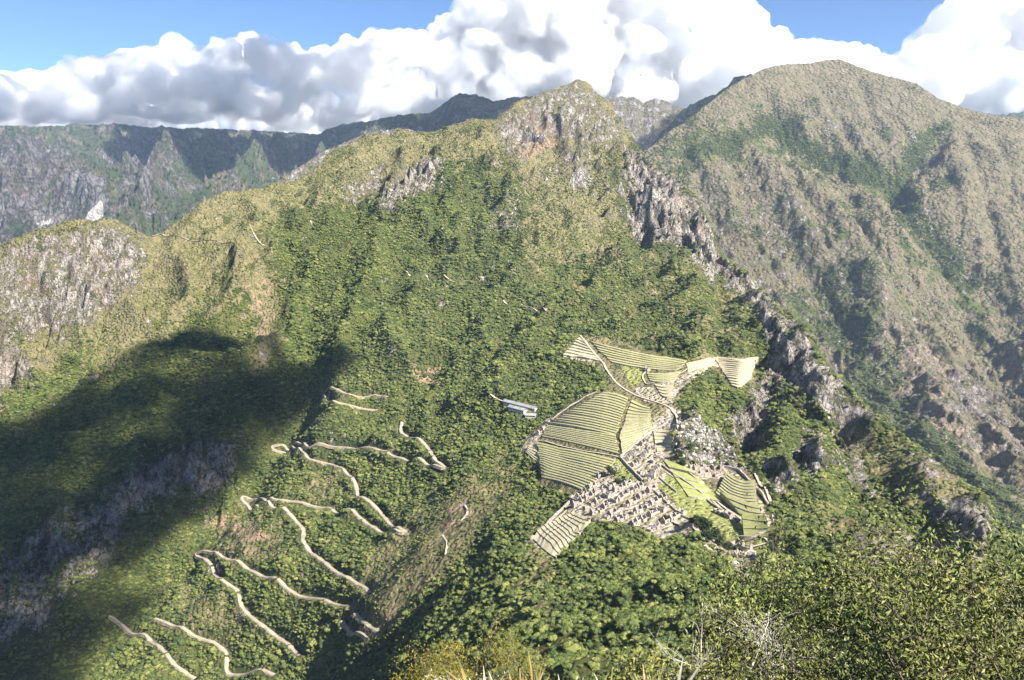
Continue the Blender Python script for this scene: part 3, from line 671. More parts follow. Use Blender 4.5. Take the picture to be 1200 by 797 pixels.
# ================================================================== OBJECT HELPERS
def link_mesh(name, V, F, mat, parent=None, smooth=False):
    me = bpy.data.meshes.new(name); me.from_pydata([tuple(map(float, v)) for v in V], [], [tuple(int(k) for k in f) for f in F]); me.update()
    if smooth: me.polygons.foreach_set('use_smooth', [True] * len(me.polygons))
    me.materials.append(mat); o = bpy.data.objects.new(name, me); C.objects.link(o)
    if parent is not None: o.parent = parent
    return o
def thing(name, label, cat, loc=(0, 0, 0), rz=0.0, group=None):
    o = bpy.data.objects.new(name, None); C.objects.link(o); o.location = [float(k) for k in loc]; o.rotation_euler = (0, 0, rz)
    o.empty_display_size = 0.1
    return tag(o, label, cat, group)
def tag(o, label, cat, group=None):
    o['label'] = label; o['category'] = cat
    if group: o['group'] = group
    return o
def copy_tree(o, parent=None):
    c = o.copy(); C.objects.link(c)
    if parent is not None: c.parent = parent
    for ch in list(o.children): copy_tree(ch, c)
    return c
class MB:
    def __init__(s): s.V = []; s.F = []
    def add(s, V, F):
        k = len(s.V); s.V += [tuple(v) for v in V]; s.F += [tuple(i + k for i in f) for f in F]
    def box(s, x0, x1, y0, y1, z0, z1):
        v = [(x, y, z) for z in (z0, z1) for y in (y0, y1) for x in (x0, x1)]
        s.add(v, [(0, 2, 3, 1), (4, 5, 7, 6), (0, 1, 5, 4), (2, 6, 7, 3), (0, 4, 6, 2), (1, 3, 7, 5)])
    def tube(s, pts, rad, n=6):
        P = [Vector(p) for p in pts]; k0 = len(s.V); up = Vector((0.3, 0.2, 0.93))
        for i, p in enumerate(P):
            d = (P[min(i + 1, len(P) - 1)] - P[max(i - 1, 0)]).normalized(); a = d.cross(up)
            a = a.normalized() if a.length > 1e-3 else Vector((1, 0, 0)); b = d.cross(a)
            for j in range(n):
                th = j * 2 * math.pi / n; s.V.append(tuple(p + (a * math.cos(th) + b * math.sin(th)) * rad[i]))
        for i in range(len(P) - 1):
            for j in range(n): s.F.append((k0 + i * n + j, k0 + i * n + (j + 1) % n, k0 + (i + 1) * n + (j + 1) % n, k0 + (i + 1) * n + j))
        s.F.append(tuple(k0 + j for j in range(n))[::-1]); s.F.append(tuple(k0 + (len(P) - 1) * n + j for j in range(n)))
    def build(s, name, mat, parent=None, smooth=False): return link_mesh(name, s.V, s.F, mat, parent, smooth)

def stone_mat(name, c1, c2, c3, sc=1.0, bd=0.3):
    m, nt_, b = new_mat(name); n = NT(nt_); p = n.pos()
    v = n.voro(p, 0.9 * sc, out='Color'); f = n.noise(p, 0.5 * sc, 6, 0.65); g_ = n.noise(p, 3.0 * sc, 4, 0.6)
    hs = n.n.new('ShaderNodeSeparateColor'); n.l.new(v, hs.inputs[0])
    c = n.mix(n.mr(f, 0.35, 0.62), c1, c2); c = n.mix(n.math('MULTIPLY', hs.outputs[0], 0.5), c, c3)
    n.set(b.inputs['Base Color'], c)
    n.l.new(n.bump(n.math('ADD', n.voro(p, 0.9 * sc), g_), 0.9, bd), b.inputs['Normal']); return m
m_wall = stone_mat('pale_granite_masonry', (0.28, 0.24, 0.20), (0.47, 0.41, 0.35), (0.19, 0.165, 0.14))
m_terr = stone_mat('terrace_masonry', (0.33, 0.29, 0.20), (0.52, 0.47, 0.35), (0.26, 0.24, 0.14))
m_bould = stone_mat('quarry_granite', (0.30, 0.28, 0.25), (0.50, 0.48, 0.45), (0.16, 0.15, 0.14), 0.6, 0.5)
def ground_mat(name, c1, c2, c3, sc=0.2):
    m, nt_, b = new_mat(name); n = NT(nt_); p = n.pos(); f = n.noise(p, sc, 8, 0.68); g_ = n.noise(p, sc * 6, 4, 0.7)
    c = n.mix(n.mr(f, 0.36, 0.62), c1, c2); c = n.mix(n.mr(g_, 0.52, 0.66, 0, 0.8), c, c3); n.set(b.inputs['Base Color'], c)
    n.l.new(n.bump(g_, 0.7, 0.25), b.inputs['Normal']); return m
m_tread = ground_mat('terrace_turf', (0.27, 0.26, 0.105), (0.36, 0.33, 0.15), (0.42, 0.36, 0.21))
m_tread_dry = ground_mat('dry_terrace_turf', (0.36, 0.31, 0.19), (0.46, 0.40, 0.27), (0.29, 0.26, 0.14))
m_lawn = ground_mat('mown_lawn', (0.235, 0.255, 0.075), (0.32, 0.325, 0.115), (0.33, 0.29, 0.13))
m_road = ground_mat('road_dirt', (0.29, 0.25, 0.185), (0.40, 0.345, 0.26), (0.20, 0.17, 0.11), 0.1)
m_bank = ground_mat('road_bank_dirt', (0.22, 0.19, 0.12), (0.32, 0.27, 0.19), (0.09, 0.10, 0.04), 0.12)
m_path = ground_mat('footpath_dirt', (0.38, 0.32, 0.24), (0.48, 0.41, 0.32), (0.26, 0.22, 0.13), 0.3)

def ground_pt(u, v, ymin=350): return M.hit(u, v, ymin)
def poly_ground(pix, step, ymin=350):
    P = [ground_pt(u, v, ymin)[:2] for u, v in pix]; out = []
    for a, b in zip(P[:-1], P[1:]):
        n = max(1, int(np.linalg.norm(b - a) / step))
        if np.linalg.norm(b - a) > 260: n = 1
        out += [a + (b - a) * k / n for k in range(n)]
    out.append(P[-1]); return np.array(out)
def smooth_line(P, it=2):
    for _ in range(it):
        Q = P.copy(); Q[1:-1] = (P[:-2] + 2 * P[1:-1] + P[2:]) / 4; P = Q
    return P
def ribbon(name, pix, width, mat, bank=None, lift=0.5, step=7.0, drop=3.5):
    P = smooth_line(poly_ground(pix, step), 3)
    T = np.gradient(P, axis=0); T /= np.linalg.norm(T, axis=1)[:, None] + 1e-9; N = np.stack([-T[:, 1], T[:, 0]], 1)
    zc = M.h(P[:, 0], P[:, 1])
    zl = M.h(P[:, 0] + N[:, 0] * width / 2, P[:, 1] + N[:, 1] * width / 2); zr = M.h(P[:, 0] - N[:, 0] * width / 2, P[:, 1] - N[:, 1] * width / 2)
    z = (np.maximum(zc, 0.5 * (np.maximum(zl, zr) + zc)) if not lift < 0.3 else np.maximum(np.maximum(zl, zr), zc) + 0.75) + lift
    k = np.array([1, 2, 3, 2, 1.]); k /= k.sum(); z = np.convolve(np.pad(z, 2, mode='edge'), k, 'valid'); z = np.maximum(z, zc + lift * 0.6)
    w_ = width / 2 * (1 + 0.14 * np.sin(np.arange(len(P)) * 1.7))[:, None]
    L = P + N * w_; R = P - N * w_; n = len(P)
    V = [(L[i, 0], L[i, 1], z[i]) for i in range(n)] + [(R[i, 0], R[i, 1], z[i]) for i in range(n)]
    F = [(i, i + n, i + n + 1, i + 1) for i in range(n - 1)]
    o = link_mesh(name, V, F, mat); o['kind'] = 'structure'
    if bank:
        Lo = P + N * w_ * 1.7; Ro = P - N * w_ * 1.7
        VB = []; FB = []
        for A_, B_ in ((L, Lo), (R, Ro)):
            k0 = len(VB); VB += [(A_[i, 0], A_[i, 1], z[i] - 0.01) for i in range(n)] + [(B_[i, 0], B_[i, 1], max(min(z[i] - 0.8, M.h(B_[i, 0], B_[i, 1]) - 0.3), z[i] - 3.5)) for i in range(n)]
            FB += [(k0 + i, k0 + i + 1, k0 + i + n + 1, k0 + i + n) for i in range(n - 1)]
        b = link_mesh(name, VB, FB, bank); b['kind'] = 'structure'
    return o
# ================================================================== ROADS AND TRAILS
for r_ in ROADS: ribbon('road', r_, 4.0, m_road, m_bank, 0.29, 5.0)
for pts, wd in TRAILS: ribbon('path', pts, wd, m_path, None, 0.4, 5.0)

# ================================================================== TERRACES
def terraces(label, TL, TR, BR, BL, N, bow=0.0, dry=False, green=False, ns=14, mat=None, coping=0.55, group='banks of farming terraces'):
    q = [np.array(p, float) for p in (BL, BR, TR, TL)]
    G = np.zeros((ns + 1, N + 1, 3))
    jr = random.Random(label); J = [(jr.uniform(-.012, .035), 1 - jr.uniform(-.012, .035)) for _ in range(N + 1)]
    for i in range(ns + 1):
        for k in range(N + 1):
            a = J[k][0] + (J[k][1] - J[k][0]) * i / ns; r = k / N; p = q[0] * (1 - a) * (1 - r) + q[1] * a * (1 - r) + q[2] * a * r + q[3] * (1 - a) * r
            G[i, k] = ground_pt(p[0], p[1] + bow * 4 * a * (1 - a))
    # level each course along its length a little, keep it rising
    Zs = G[:, :, 2].copy()
    for k in range(N + 1): Zs[:, k] = 0.6 * Zs[:, k] + 0.4 * np.poly1d(np.polyfit(np.arange(ns + 1), Zs[:, k], 2))(np.arange(ns + 1))
    for k in range(1, N + 1): Zs[:, k] = np.maximum(Zs[:, k], Zs[:, k - 1] + 0.75)
    Gr = G[:, :, 2]
    c = G.mean((0, 1)); root = thing('terrace_bank', label, 'terraces', c, 0, group)
    tm = m_tread_dry if dry else (m_lawn if green else m_tread)
    for k in range(N):
        A = G[:, k, :2]; B = G[:, k + 1, :2]; zt = np.maximum(Zs[:, k + 1], Gr[:, k + 1]) + 0.35
        zb = (Zs[:, k] if k > 0 else Gr[:, 0] - 1.5)
        D = B - A; D /= np.linalg.norm(D, axis=1)[:, None] + 1e-9
        n = ns + 1
        # wall: front face leaning back a little, coping proud of the turf
        V = []
        for i in range(n):
            V += [(*(A[i] - D[i] * 0.15), zb[i] - 0.6), (*A[i], zt[i] + 0.18), (*(A[i] + D[i] * coping), zt[i] + 0.18), (*(A[i] + D[i] * coping), zt[i] - 0.3)]
        V = np.array(V) - c
        F = []
        for i in range(n - 1):
            for j in range(3): F.append((4 * i + j, 4 * (i + 1) + j, 4 * (i + 1) + j + 1, 4 * i + j + 1))
        F += [(0, 1, 2, 3), tuple(4 * (n - 1) + j for j in (3, 2, 1, 0))]
        link_mesh('retaining_wall', V, F, m_terr, root)
        V = [(*(A[i] + D[i] * coping * 0.9), zt[i]) for i in range(n)] + [(*B[i], zt[i] + 0.15) for i in range(n)]
        F = [(i, i + 1, i + 1 + n, i + n) for i in range(n - 1)]
        # closed ends down to the hillside
        k0 = len(V); V += [(*A[0], zt[0] - 6), (*B[0], zt[0] - 6), (*A[-1], zt[-1] - 6), (*B[-1], zt[-1] - 6)]
        F += [(0, n, k0 + 1, k0), (n - 1, k0 + 2, k0 + 3, 2 * n - 1)]
        link_mesh('turf_ledge', np.array(V) - c, F, tm, root)
    return root
terraces('long stone terraces climbing the slope above the dirt path, widest bank of all', (708,460), (737,467), (722,512), (640,497), 16, -2)
terraces('low farming terraces just above the pale path crossing the terraced slope', (640,498), (722,513), (726,533), (634,512), 8, -1)
terraces('terraces beside the brown bare patch near the stone stair', (740,468), (762,478), (764,500), (726,512), 10, 1)
terraces('terraces right of the long bank, above the ruined quarter corner', (726,513), (764,501), (752,514), (729,534), 7, 1)
terraces('lowest broad bank of farming terraces, below the pale path', (628,521), (725,540), (684,576), (633,560), 14, -2)
terraces('small ragged terraces at the left tip of the terraced slope', (619,524), (629,521), (634,548), (616,530), 5, 0, True)
terraces('dry pinkish triangular terraces left of the trail at the top', (679,395), (683,400), (703,424), (659,417), 7, 0, True)
terraces('long curved grass terraces at the top, under the forest edge', (688,399), (808,424), (794,435), (718,426), 7, 2)
terraces('short terraces curving around the small ruin above the junction', (757,437), (800,434), (790,447), (762,447), 4, 2)
terraces('lower arc of terraces over the dark gully', (766,450), (790,449), (786,466), (774,463), 4, 2, True)
terraces('pale terraces at the right end under the forest edge', (836,419), (888,422), (880,444), (850,440), 9, 0, True)
terraces('small tapering terraces below the right end bank', (850,440), (880,444), (866,456), (858,453), 4, 0, True)
terraces('narrow band of terraces joining the top banks', (804,426), (834,419), (834,428), (806,436), 3, 0, True)
terraces('curved fan of stone terraces right of the green lawn', (852,559), (884,571), (889,597), (838,578), 9, 5, coping=0.9)
terraces('lower steps of the curved fan beside the cliff', (843,583), (889,599), (895,609), (866,603), 3, 2, coping=0.7)
terraces('three broad grass steps above the main lawn', (776,538), (806,548), (846,589), (806,583), 4, 0, coping=0.9, green=True)
terraces('crumbling terraces fanning out at the lower left corner of the ruins', (672,600), (694,612), (652,655), (625,633), 11, 2, True, coping=0.7)
terraces('grass steps between the lawn and the lower green', (868,610), (898,617), (900,630), (872,632), 3, 0, coping=0.8, green=True)
terraces('narrow steps rising beside the diagonal wall', (764,503), (792,505), (786,528), (770,530), 6, 0, True)

# ================================================================== RUINED CITY
def house(L, W, H, gable, door, seed):
    """roofless stone house, walls 0.7 m thick; built around its own centre"""
    r_ = random.Random(seed); t = 0.65; mb = MB()
    lo = -2.2
    if door:
        dw = 1.3; dx = r_.uniform(-L * 0.2, L * 0.2)
        mb.box(-L / 2, dx - dw / 2, -W / 2, -W / 2 + t, lo, H); mb.box(dx + dw / 2, L / 2, -W / 2, -W / 2 + t, lo, H)
        mb.box(dx - dw / 2, dx + dw / 2, -W / 2 + 0.02, -W / 2 + t - 0.02, H - 0.45, H - 0.02); mb.box(dx - dw / 2, dx + dw / 2, -W / 2 + 0.02, -W / 2 + t - 0.02, lo, 0.0)
    else: mb.box(-L / 2, L / 2, -W / 2, -W / 2 + t, lo, H * 0.7)
    mb.box(-L / 2, L / 2, W / 2 - t, W / 2, lo, H + 0.03)
    mb.box(-L / 2 + 0.003, -L / 2 + t, -W / 2 + t, W / 2 - t, lo, H - 0.04); mb.box(L / 2 - t, L / 2 - 0.003, -W / 2 + t, W / 2 - t, lo, H - 0.05)
    o = mb.build('stone_house', m_wall)
    fl = MB(); fl.box(-L / 2 + t, L / 2 - t, -W / 2 + t, W / 2 - t, -1.5, 0.1); fl.build('floor', m_path, o)
    if gable:
        for x0 in (-L / 2 + 0.01, L / 2 - t + 0.01):
            g_ = MB(); gh = W * 0.55; v = [(x0, -W / 2 + 0.1, H - 0.06), (x0, W / 2 - 0.1, H - 0.06), (x0, 0, H + gh), (x0 + t - 0.05, -W / 2 + 0.1, H - 0.06), (x0 + t - 0.05, W / 2 - 0.1, H - 0.06), (x0 + t - 0.05, 0, H + gh)]
            g_.add(v, [(0, 2, 1), (3, 4, 5), (0, 1, 4, 3), (1, 2, 5, 4), (2, 0, 3, 5)]); g_.build('gable', m_wall, o)
    return o
protos = [house(7.5, 4.6, 2.6, True, True, 1), house(6.0, 4.4, 2.3, False, True, 2), house(9.5, 4.8, 2.7, True, True, 3), house(5.0, 4.0, 1.9, False, False, 4), house(6.5, 5.0, 2.4, True, True, 5), house(4.6, 3.8, 2.1, False, True, 6)]
used = set()
ORD = ['first', 'second', 'third', 'fourth', 'fifth', 'sixth', 'seventh', 'eighth', 'ninth', 'tenth', 'eleventh', 'twelfth', 'thirteenth', 'fourteenth', 'fifteenth', 'sixteenth', 'seventeenth', 'eighteenth', 'nineteenth', 'twentieth']
def house_row(p0, p1, n, rowname, group, seed, gab=0.5, along=None):
    r_ = random.Random(seed); rowname = rowname.replace('the row', 'row').replace('the ', '', 1)
    a = ground_pt(*p0); b = ground_pt(*p1); d = b - a; ang = math.atan2(d[1], d[0]) if along is None else along; i2 = 0
    n = max(1, round(n * 0.78)) if n > 4 else n
    for i in range(n):
        f = (i + 0.5) / n + r_.uniform(-.12, .12) / n; u = p0[0] + (p1[0] - p0[0]) * f; v = p0[1] + (p1[1] - p0[1]) * f + r_.uniform(-1.1, 1.1)
        if n > 4 and r_.random() < 0.12: continue
        if samp(clear, np.array(u), np.array(v)) < 0.4: continue
        k = r_.choice([0, 2, 4]) if r_.random() < gab else r_.choice([1, 3, 5])
        o = protos[k] if k not in used else copy_tree(protos[k]); used.add(k)
        p = ground_pt(u, v); o.location = (p[0], p[1], p[2] + 0.4); o.rotation_euler = (0, 0, ang + r_.choice([0, 0, 0, math.pi / 2, math.pi]) + r_.gauss(0, .1))
        kind = 'gabled' if k in (0, 2, 4) else ('low broken' if k == 3 else 'square')
        tag(o, f'{kind} ruined house, {ORD[i2]} from the left, {rowname}', 'ruined house', group); i2 += 1
E = 'roofless houses of the lower left quarter'
house_row((672,588),(700,566), 8, 'the row along the long diagonal stair', E, 1, 0.75)
house_row((668,596),(722,566), 12, 'the second row in from the diagonal stair', E, 2, 0.7)
house_row((684,597),(738,567), 12, 'the third row in from the diagonal stair', E, 3)
house_row((694,604),(752,570), 13, 'the fourth row, through the middle of the quarter', E, 4)
house_row((708,609),(766,574), 13, 'the fifth row, under the small trees', E, 5)
house_row((722,612),(780,583), 13, 'the sixth row, nearest the lawn corner', E, 6)
house_row((740,617),(788,592), 11, 'the seventh row, beside the lawn edge', E, 7)
house_row((760,623),(802,602), 9, 'the eighth row, above the forest edge', E, 8)
house_row((700,560),(728,548), 5, 'the short row below the little meadow', E, 9)
W_ = 'roofless houses of the upper quarter'
house_row((733,541),(762,513), 7, 'the row along the upper diagonal wall', W_, 11)
house_row((740,548),(768,522), 7, 'the upper row beside the narrow steps', W_, 12)
house_row((748,556),(774,534), 6, 'the upper row overlooking the grass steps', W_, 13)
house_row((757,565),(772,548), 4, 'the upper row ending at the lawn', W_, 14)
R_ = 'ruined temples near the rocky knoll'
house_row((806,550),(850,548), 7, 'the row at the foot of the rocky knoll', R_, 15, 0.3)
house_row((815,556),(842,557), 4, 'the row above the curved fan terraces', R_, 16, 0.3)
N_ = 'ruined houses at the right end of the lawn'
house_row((848,640),(880,644), 5, 'the row beside the lower green', N_, 17, 0.6)
house_row((860,652),(884,652), 4, 'the row on the bare ground beneath the lower green', N_, 18, 0.6)
house_row((806,612),(846,634), 7, 'the row along the forest path under the lawn', N_, 19, 0.3)
house_row((836,598),(866,612), 5, 'the row of broken walls across the lawn end', N_, 20, 0.2)
house_row((756,432),(762,436), 1, 'the top terraces, alone at the path junction', 'houses standing alone on the terraces', 21, 1)
house_row((629,512),(640,500), 2, 'the pale ground at the left terrace tip', 'houses standing alone on the terraces', 22, 1)

def long_wall(label, pix, width=1.2, height=2.2, ymin=350):
    P = smooth_line(poly_ground(pix, 4.0, ymin), 2); T = np.gradient(P, axis=0); T /= np.linalg.norm(T, axis=1)[:, None] + 1e-9; N = np.stack([-T[:, 1], T[:, 0]], 1)
    z = M.h(P[:, 0], P[:, 1]); V = []; F = []; n = len(P); r_ = random.Random(len(label))
    for i in range(n):
        h = height * r_.uniform(0.8, 1.1); a = P[i] + N[i] * width / 2; b = P[i] - N[i] * width / 2
        V += [(*a, z[i] - 2), (*a, z[i] + h), (*b, z[i] + h), (*b, z[i] - 2)]
    for i in range(n - 1):
        for j in range(3): F.append((4 * i + j, 4 * i + j + 1, 4 * (i + 1) + j + 1, 4 * (i + 1) + j))
    F += [(0, 1, 2, 3), (4 * n - 1, 4 * n - 2, 4 * n - 3, 4 * n - 4)]
    return tag(link_mesh('stone_wall', V, F, m_wall), label, 'wall', 'stone walls between the quarters')
long_wall('long straight stone wall along the lower left edge of the ruins', [(622,633),(640,617),(660,597),(676,580)], 1.6, 2.6)
long_wall('second wall parallel to the long lower left edge wall', [(630,630),(648,613),(664,599)], 1.1, 1.6)
long_wall('wall running down from the path end to the lawn corner', [(727,537),(740,551),(753,564)], 1.6, 2.4)
long_wall('diagonal wall climbing from the path end towards the bare knoll', [(727,536),(742,523),(758,510),(768,503)], 1.4, 2.2)
long_wall('pale wall on the upper rim of the curved fan terraces', [(848,548),(866,551),(880,566),(892,578),(900,592)], 1.6, 2.4)
long_wall('wall between the lawn and the lower green', [(866,632),(880,632),(897,627)], 1.8, 3.2)
long_wall('stone edge between the lawn and the middle houses', [(764,572),(782,590),(800,606),(818,613)], 1.2, 1.6)
long_wall('stone edge of the grass steps above the lawn', [(776,546),(797,561),(820,577),(845,598),(868,612)], 1.3, 1.8)
long_wall('low wall splitting the main lawn near its upper end', [(773,560),(783,569),(793,577)], 1.0, 1.2)
long_wall('wall following the top trail down to the path junction', [(681,397),(692,410),(704,424),(713,438)], 1.0, 1.5)
long_wall('short wall under the rocky knoll beside the grass steps', [(800,548),(815,562),(824,567)], 1.2, 1.8)
long_wall('wall edging the terraces along their forest side', [(641,496),(660,482),(680,469),(704,458)], 0.9, 1.4)

# rock outcrops and boulders
def boulder(seed, sx=1, sy=1, sz=1, sub=3, rough=0.22):
    v, f = ico(sub); r_ = np.random.default_rng(seed); o = r_.uniform(0, 50)
    d = 1 + rough * (fbm(v[:, 0] + o, v[:, 1] + v[:, 2] * 1.3, 0.8, 4, 0.6) + fbm(v[:, 2] + o, v[:, 0] - v[:, 1], 0.7, 4, 0.6)) * 1.6
    for _ in range(9):
        nrm = r_.normal(size=3); nrm /= np.linalg.norm(nrm); c = r_.uniform(0.62, 0.9); k = v * d[:, None] @ nrm; d = np.where(k > c, d * c / k, d)
    return v * d[:, None] * np.array([sx, sy, sz]), f
bp = []
for i in range(6):
    V, F = boulder(40 + i, 1.2, 0.9, 0.85, 2); bp.append(link_mesh('boulder', V, F, m_bould))
r_ = random.Random(5); kk = 0; bn = 0
BANDS = ['topmost', 'second', 'third', 'fourth', 'fifth', 'sixth', 'seventh', 'lowest']
for bi, bnm in enumerate(BANDS):
    vs_ = 488 + 7.3 * bi; line = []
    for _ in range(400):
        u = r_.uniform(786, 868); v = vs_ + r_.uniform(0, 5.5)
        if samp(KN, np.array(u), np.array(v)) > 0.5 and all(abs(u - q[0]) > 2.2 for q in line): line.append((u, v))
        if len(line) >= 16: break
    for li, (u, v) in enumerate(sorted(line)):
        p = ground_pt(u, v); sc = r_.choice([0.8, 1.0, 1.2, 1.5, 1.9, 2.5])
        o = bp[bn] if bn < 6 else bp[bn % 6].copy()
        if bn >= 6: C.objects.link(o)
        o.location = (p[0], p[1], p[2] + sc * 0.2); o.scale = (sc, sc, sc); o.rotation_euler = (r_.uniform(-.5, .5), r_.uniform(-.5, .5), r_.uniform(0, 6.28))
        szn = 'small' if sc < 1.3 else ('mid-sized' if sc < 2.2 else 'large')
        tag(o, f'{szn} pale boulder, {ORD[li]} from the left in the {bnm} band of the knoll', 'boulder', 'granite boulders strewn over the rocky knoll'); bn += 1
for (u, v, sx, sy, sz, lab) in [(880,648,8,6,4,'big pale rock slab among the ruins below the lower green'), (889,655,4.5,4,2.5,'rounded grey rock right of the slab beneath the lower green'), (874,676,4,3,2.5,'small tilted rock at the lowest tip of the ruins'), (880,599,4,3,3,'dark split rock at the foot of the curved fan terraces'), (862,660,5,3.5,3,'flat pinkish rock left of the big slab by the trees')]:
    V, F = boulder(int(u), sx * 0.6, sy * 0.6, sz * 0.6); p = ground_pt(u, v); o = link_mesh('rock', V, F, m_bould); o.location = p; tag(o, lab, 'rock')

# ================================================================== LODGE
m_roof = stone_mat('grey_metal_roof', (0.22, 0.22, 0.22), (0.34, 0.34, 0.33), (0.18, 0.18, 0.18), 0.3, 0.02)
m_plaster, _, pb = new_mat('white_plaster'); pb.inputs['Base Color'].default_value = (0.45, 0.42, 0.37, 1)
m_glass, _, gb = new_mat('dark_window_glass', 0.15, 0.5); gb.inputs['Base Color'].default_value = (0.03, 0.04, 0.045, 1)
def lodge(label, p0, p1, W, H):
    a = ground_pt(*p0); b = ground_pt(*p1); d = b - a; L = float(np.hypot(d[0], d[1])); ang = math.atan2(d[1], d[0]); c = (a + b) / 2
    z = c[2] + 0.2
    root = thing('lodge', label, 'lodge', (c[0], c[1], z), ang, 'lodge buildings in the forest')
    mb = MB(); mb.box(-L / 2, L / 2, -W / 2, W / 2, -5, H); mb.build('wall', m_plaster, root)
    rf = MB(); o_ = 0.9; v = []
    for x0 in (-L / 2 - o_, L / 2 + o_):
        v += [(x0, -W / 2 - o_, H - 0.1), (x0, 0, H + 2.1), (x0, W / 2 + o_, H - 0.1), (x0, W / 2 + o_, H - 0.35), (x0, 0, H + 1.85), (x0, -W / 2 - o_, H - 0.35)]
    rf.add(v, [(0, 1, 2, 3, 4, 5), (11, 10, 9, 8, 7, 6), (0, 6, 7, 1), (1, 7, 8, 2), (2, 8, 9, 3), (3, 9, 10, 4), (4, 10, 11, 5), (5, 11, 6, 0)])
    rf.build('roof', m_roof, root)
    k = int(L / 4)
    for i in range(k):
        x0 = -L / 2 + (i + 0.5) * L / k
        wb = MB(); wb.box(x0 - 0.8, x0 + 0.8, -W / 2 - 0.06, -W / 2 + 0.05, 0.9, 2.4); wb.build('window', m_glass, root)
lodge('long grey roofed lodge, upper of the three in the forest clearing', (592,473), (629,480), 8, 2.8)
lodge('middle grey roofed lodge, just below the longest one', (598,478), (616,483.5), 8, 2.8)
lodge('short lodge with bright roof and white front, lowest of the three', (616,489), (628,488), 6, 2.6)

# ================================================================== TREES, SHRUBS
def leaves_material(name, cols_):
    m, nt_, b = new_mat(name, 0.55, 0.3); n = NT(nt_); p = n.pos()
    f = n.voro(p, 9.0, out='Color'); sp = n.n.new('ShaderNodeSeparateColor'); n.l.new(f, sp.inputs[0])
    g_ = n.noise(p, 0.8, 3, 0.6)
    q_ = n.math('ADD', n.math('MULTIPLY', sp.outputs[0], 0.7), n.math('MULTIPLY', n.math('SUBTRACT', g_, 0.35), 1.0))
    n.set(b.inputs['Base Color'], n.ramp(q_, [(i / (len(cols_) - 1), c) for i, c in enumerate(cols_)])); return m
m_leafA = leaves_material('olive_leaves', [(0.035, 0.048, 0.015), (0.09, 0.11, 0.028), (0.17, 0.18, 0.045), (0.28, 0.26, 0.08)])
m_leafB = leaves_material('golden_leaves', [(0.06, 0.06, 0.01), (0.12, 0.115, 0.015), (0.20, 0.18, 0.025), (0.30, 0.24, 0.04)])
m_leafC = leaves_material('dark_tree_leaves', [(0.018, 0.032, 0.012), (0.035, 0.055, 0.018), (0.055, 0.085, 0.022)])
m_leafD = leaves_material('rosette_leaves', [(0.07, 0.09, 0.025), (0.13, 0.15, 0.04), (0.21, 0.20, 0.06), (0.26, 0.15, 0.06), (0.30, 0.28, 0.18)])
m_leafG = leaves_material('fresh_leaves', [(0.04, 0.06, 0.018), (0.10, 0.135, 0.03), (0.19, 0.22, 0.05), (0.32, 0.32, 0.10)])
m_leafE = leaves_material('pale_dry_leaves', [(0.20, 0.20, 0.14), (0.36, 0.34, 0.26), (0.5, 0.47, 0.38)])
m_leafF = leaves_material('red_leaves', [(0.12, 0.05, 0.02), (0.26, 0.09, 0.03), (0.36, 0.16, 0.05)])
m_bark, _, bb = new_mat('grey_bark'); bb.inputs['Base Color'].default_value = (0.16, 0.13, 0.10, 1)
m_pale, _, bb = new_mat('bleached_bark'); bb.inputs['Base Color'].default_value = (0.46, 0.42, 0.36, 1)

def grow(seed, H, spread, nstem, levels, r0, lean=(0, 0)):
    r_ = np.random.default_rng(seed); br = MB(); tips = []
    def go(p, d, L, rad, lv):
        n = 3; pts = [p]; rr = [rad]
        for i in range(n):
            d = d + r_.normal(size=3) * 0.16 + np.array([0, 0, 0.05]); d /= np.linalg.norm(d); p = p + d * L / n; pts.append(p); rr.append(rad * (1 - 0.4 * (i + 1) / n))
            if lv <= 1: tips.append((p, L * 0.35))
        br.tube([tuple(q) for q in pts], rr, 5 if lv > 1 else 4)
        if lv == 0: return
        for k in range(r_.integers(3, 5)):
            a = r_.normal(size=3); a[2] = a[2] * 0.6 + 0.25; a /= np.linalg.norm(a); nd = d * 0.65 + a * 0.8 * spread; nd /= np.linalg.norm(nd)
            go(pts[r_.integers(1, n + 1)] if k else p, nd, L * r_.uniform(0.55, 0.8), rad * 0.5, lv - 1)
    for k in range(nstem):
        a = r_.uniform(0, 6.28); d = np.array([math.cos(a) * spread * 0.6 + lean[0], math.sin(a) * spread * 0.6 + lean[1], 1.0]); d /= np.linalg.norm(d)
        go(np.array([math.cos(a) * 0.05 * nstem, math.sin(a) * 0.05 * nstem, -0.3]), d, H * r_.uniform(0.38, 0.5), r0, levels)
    return br, tips
def leafage(tips, per, size, rad, seed, narrow=0.42):
    r_ = np.random.default_rng(seed); V = []; F = []; k = 0
    for p, L in tips:
        n = r_.poisson(per)
        C_ = p + r_.normal(size=(n, 3)) * rad * np.array([1, 1, 0.75])
        for c in C_:
            d = r_.normal(size=3); d[2] += 0.3; d /= np.linalg.norm(d); n_ = np.cross(d, r_.normal(size=3)); n_ /= np.linalg.norm(n_); sz = size * r_.uniform(0.55, 1.25)
            m_ = np.cross(n_, d) * sz * 0.12
            V += [c - d * sz * .5, c + n_ * sz * narrow * .5 + m_, c + d * sz * .5, c - n_ * sz * narrow * .5 + m_]; F.append((k, k + 1, k + 2, k + 3)); k += 4
    return V, F
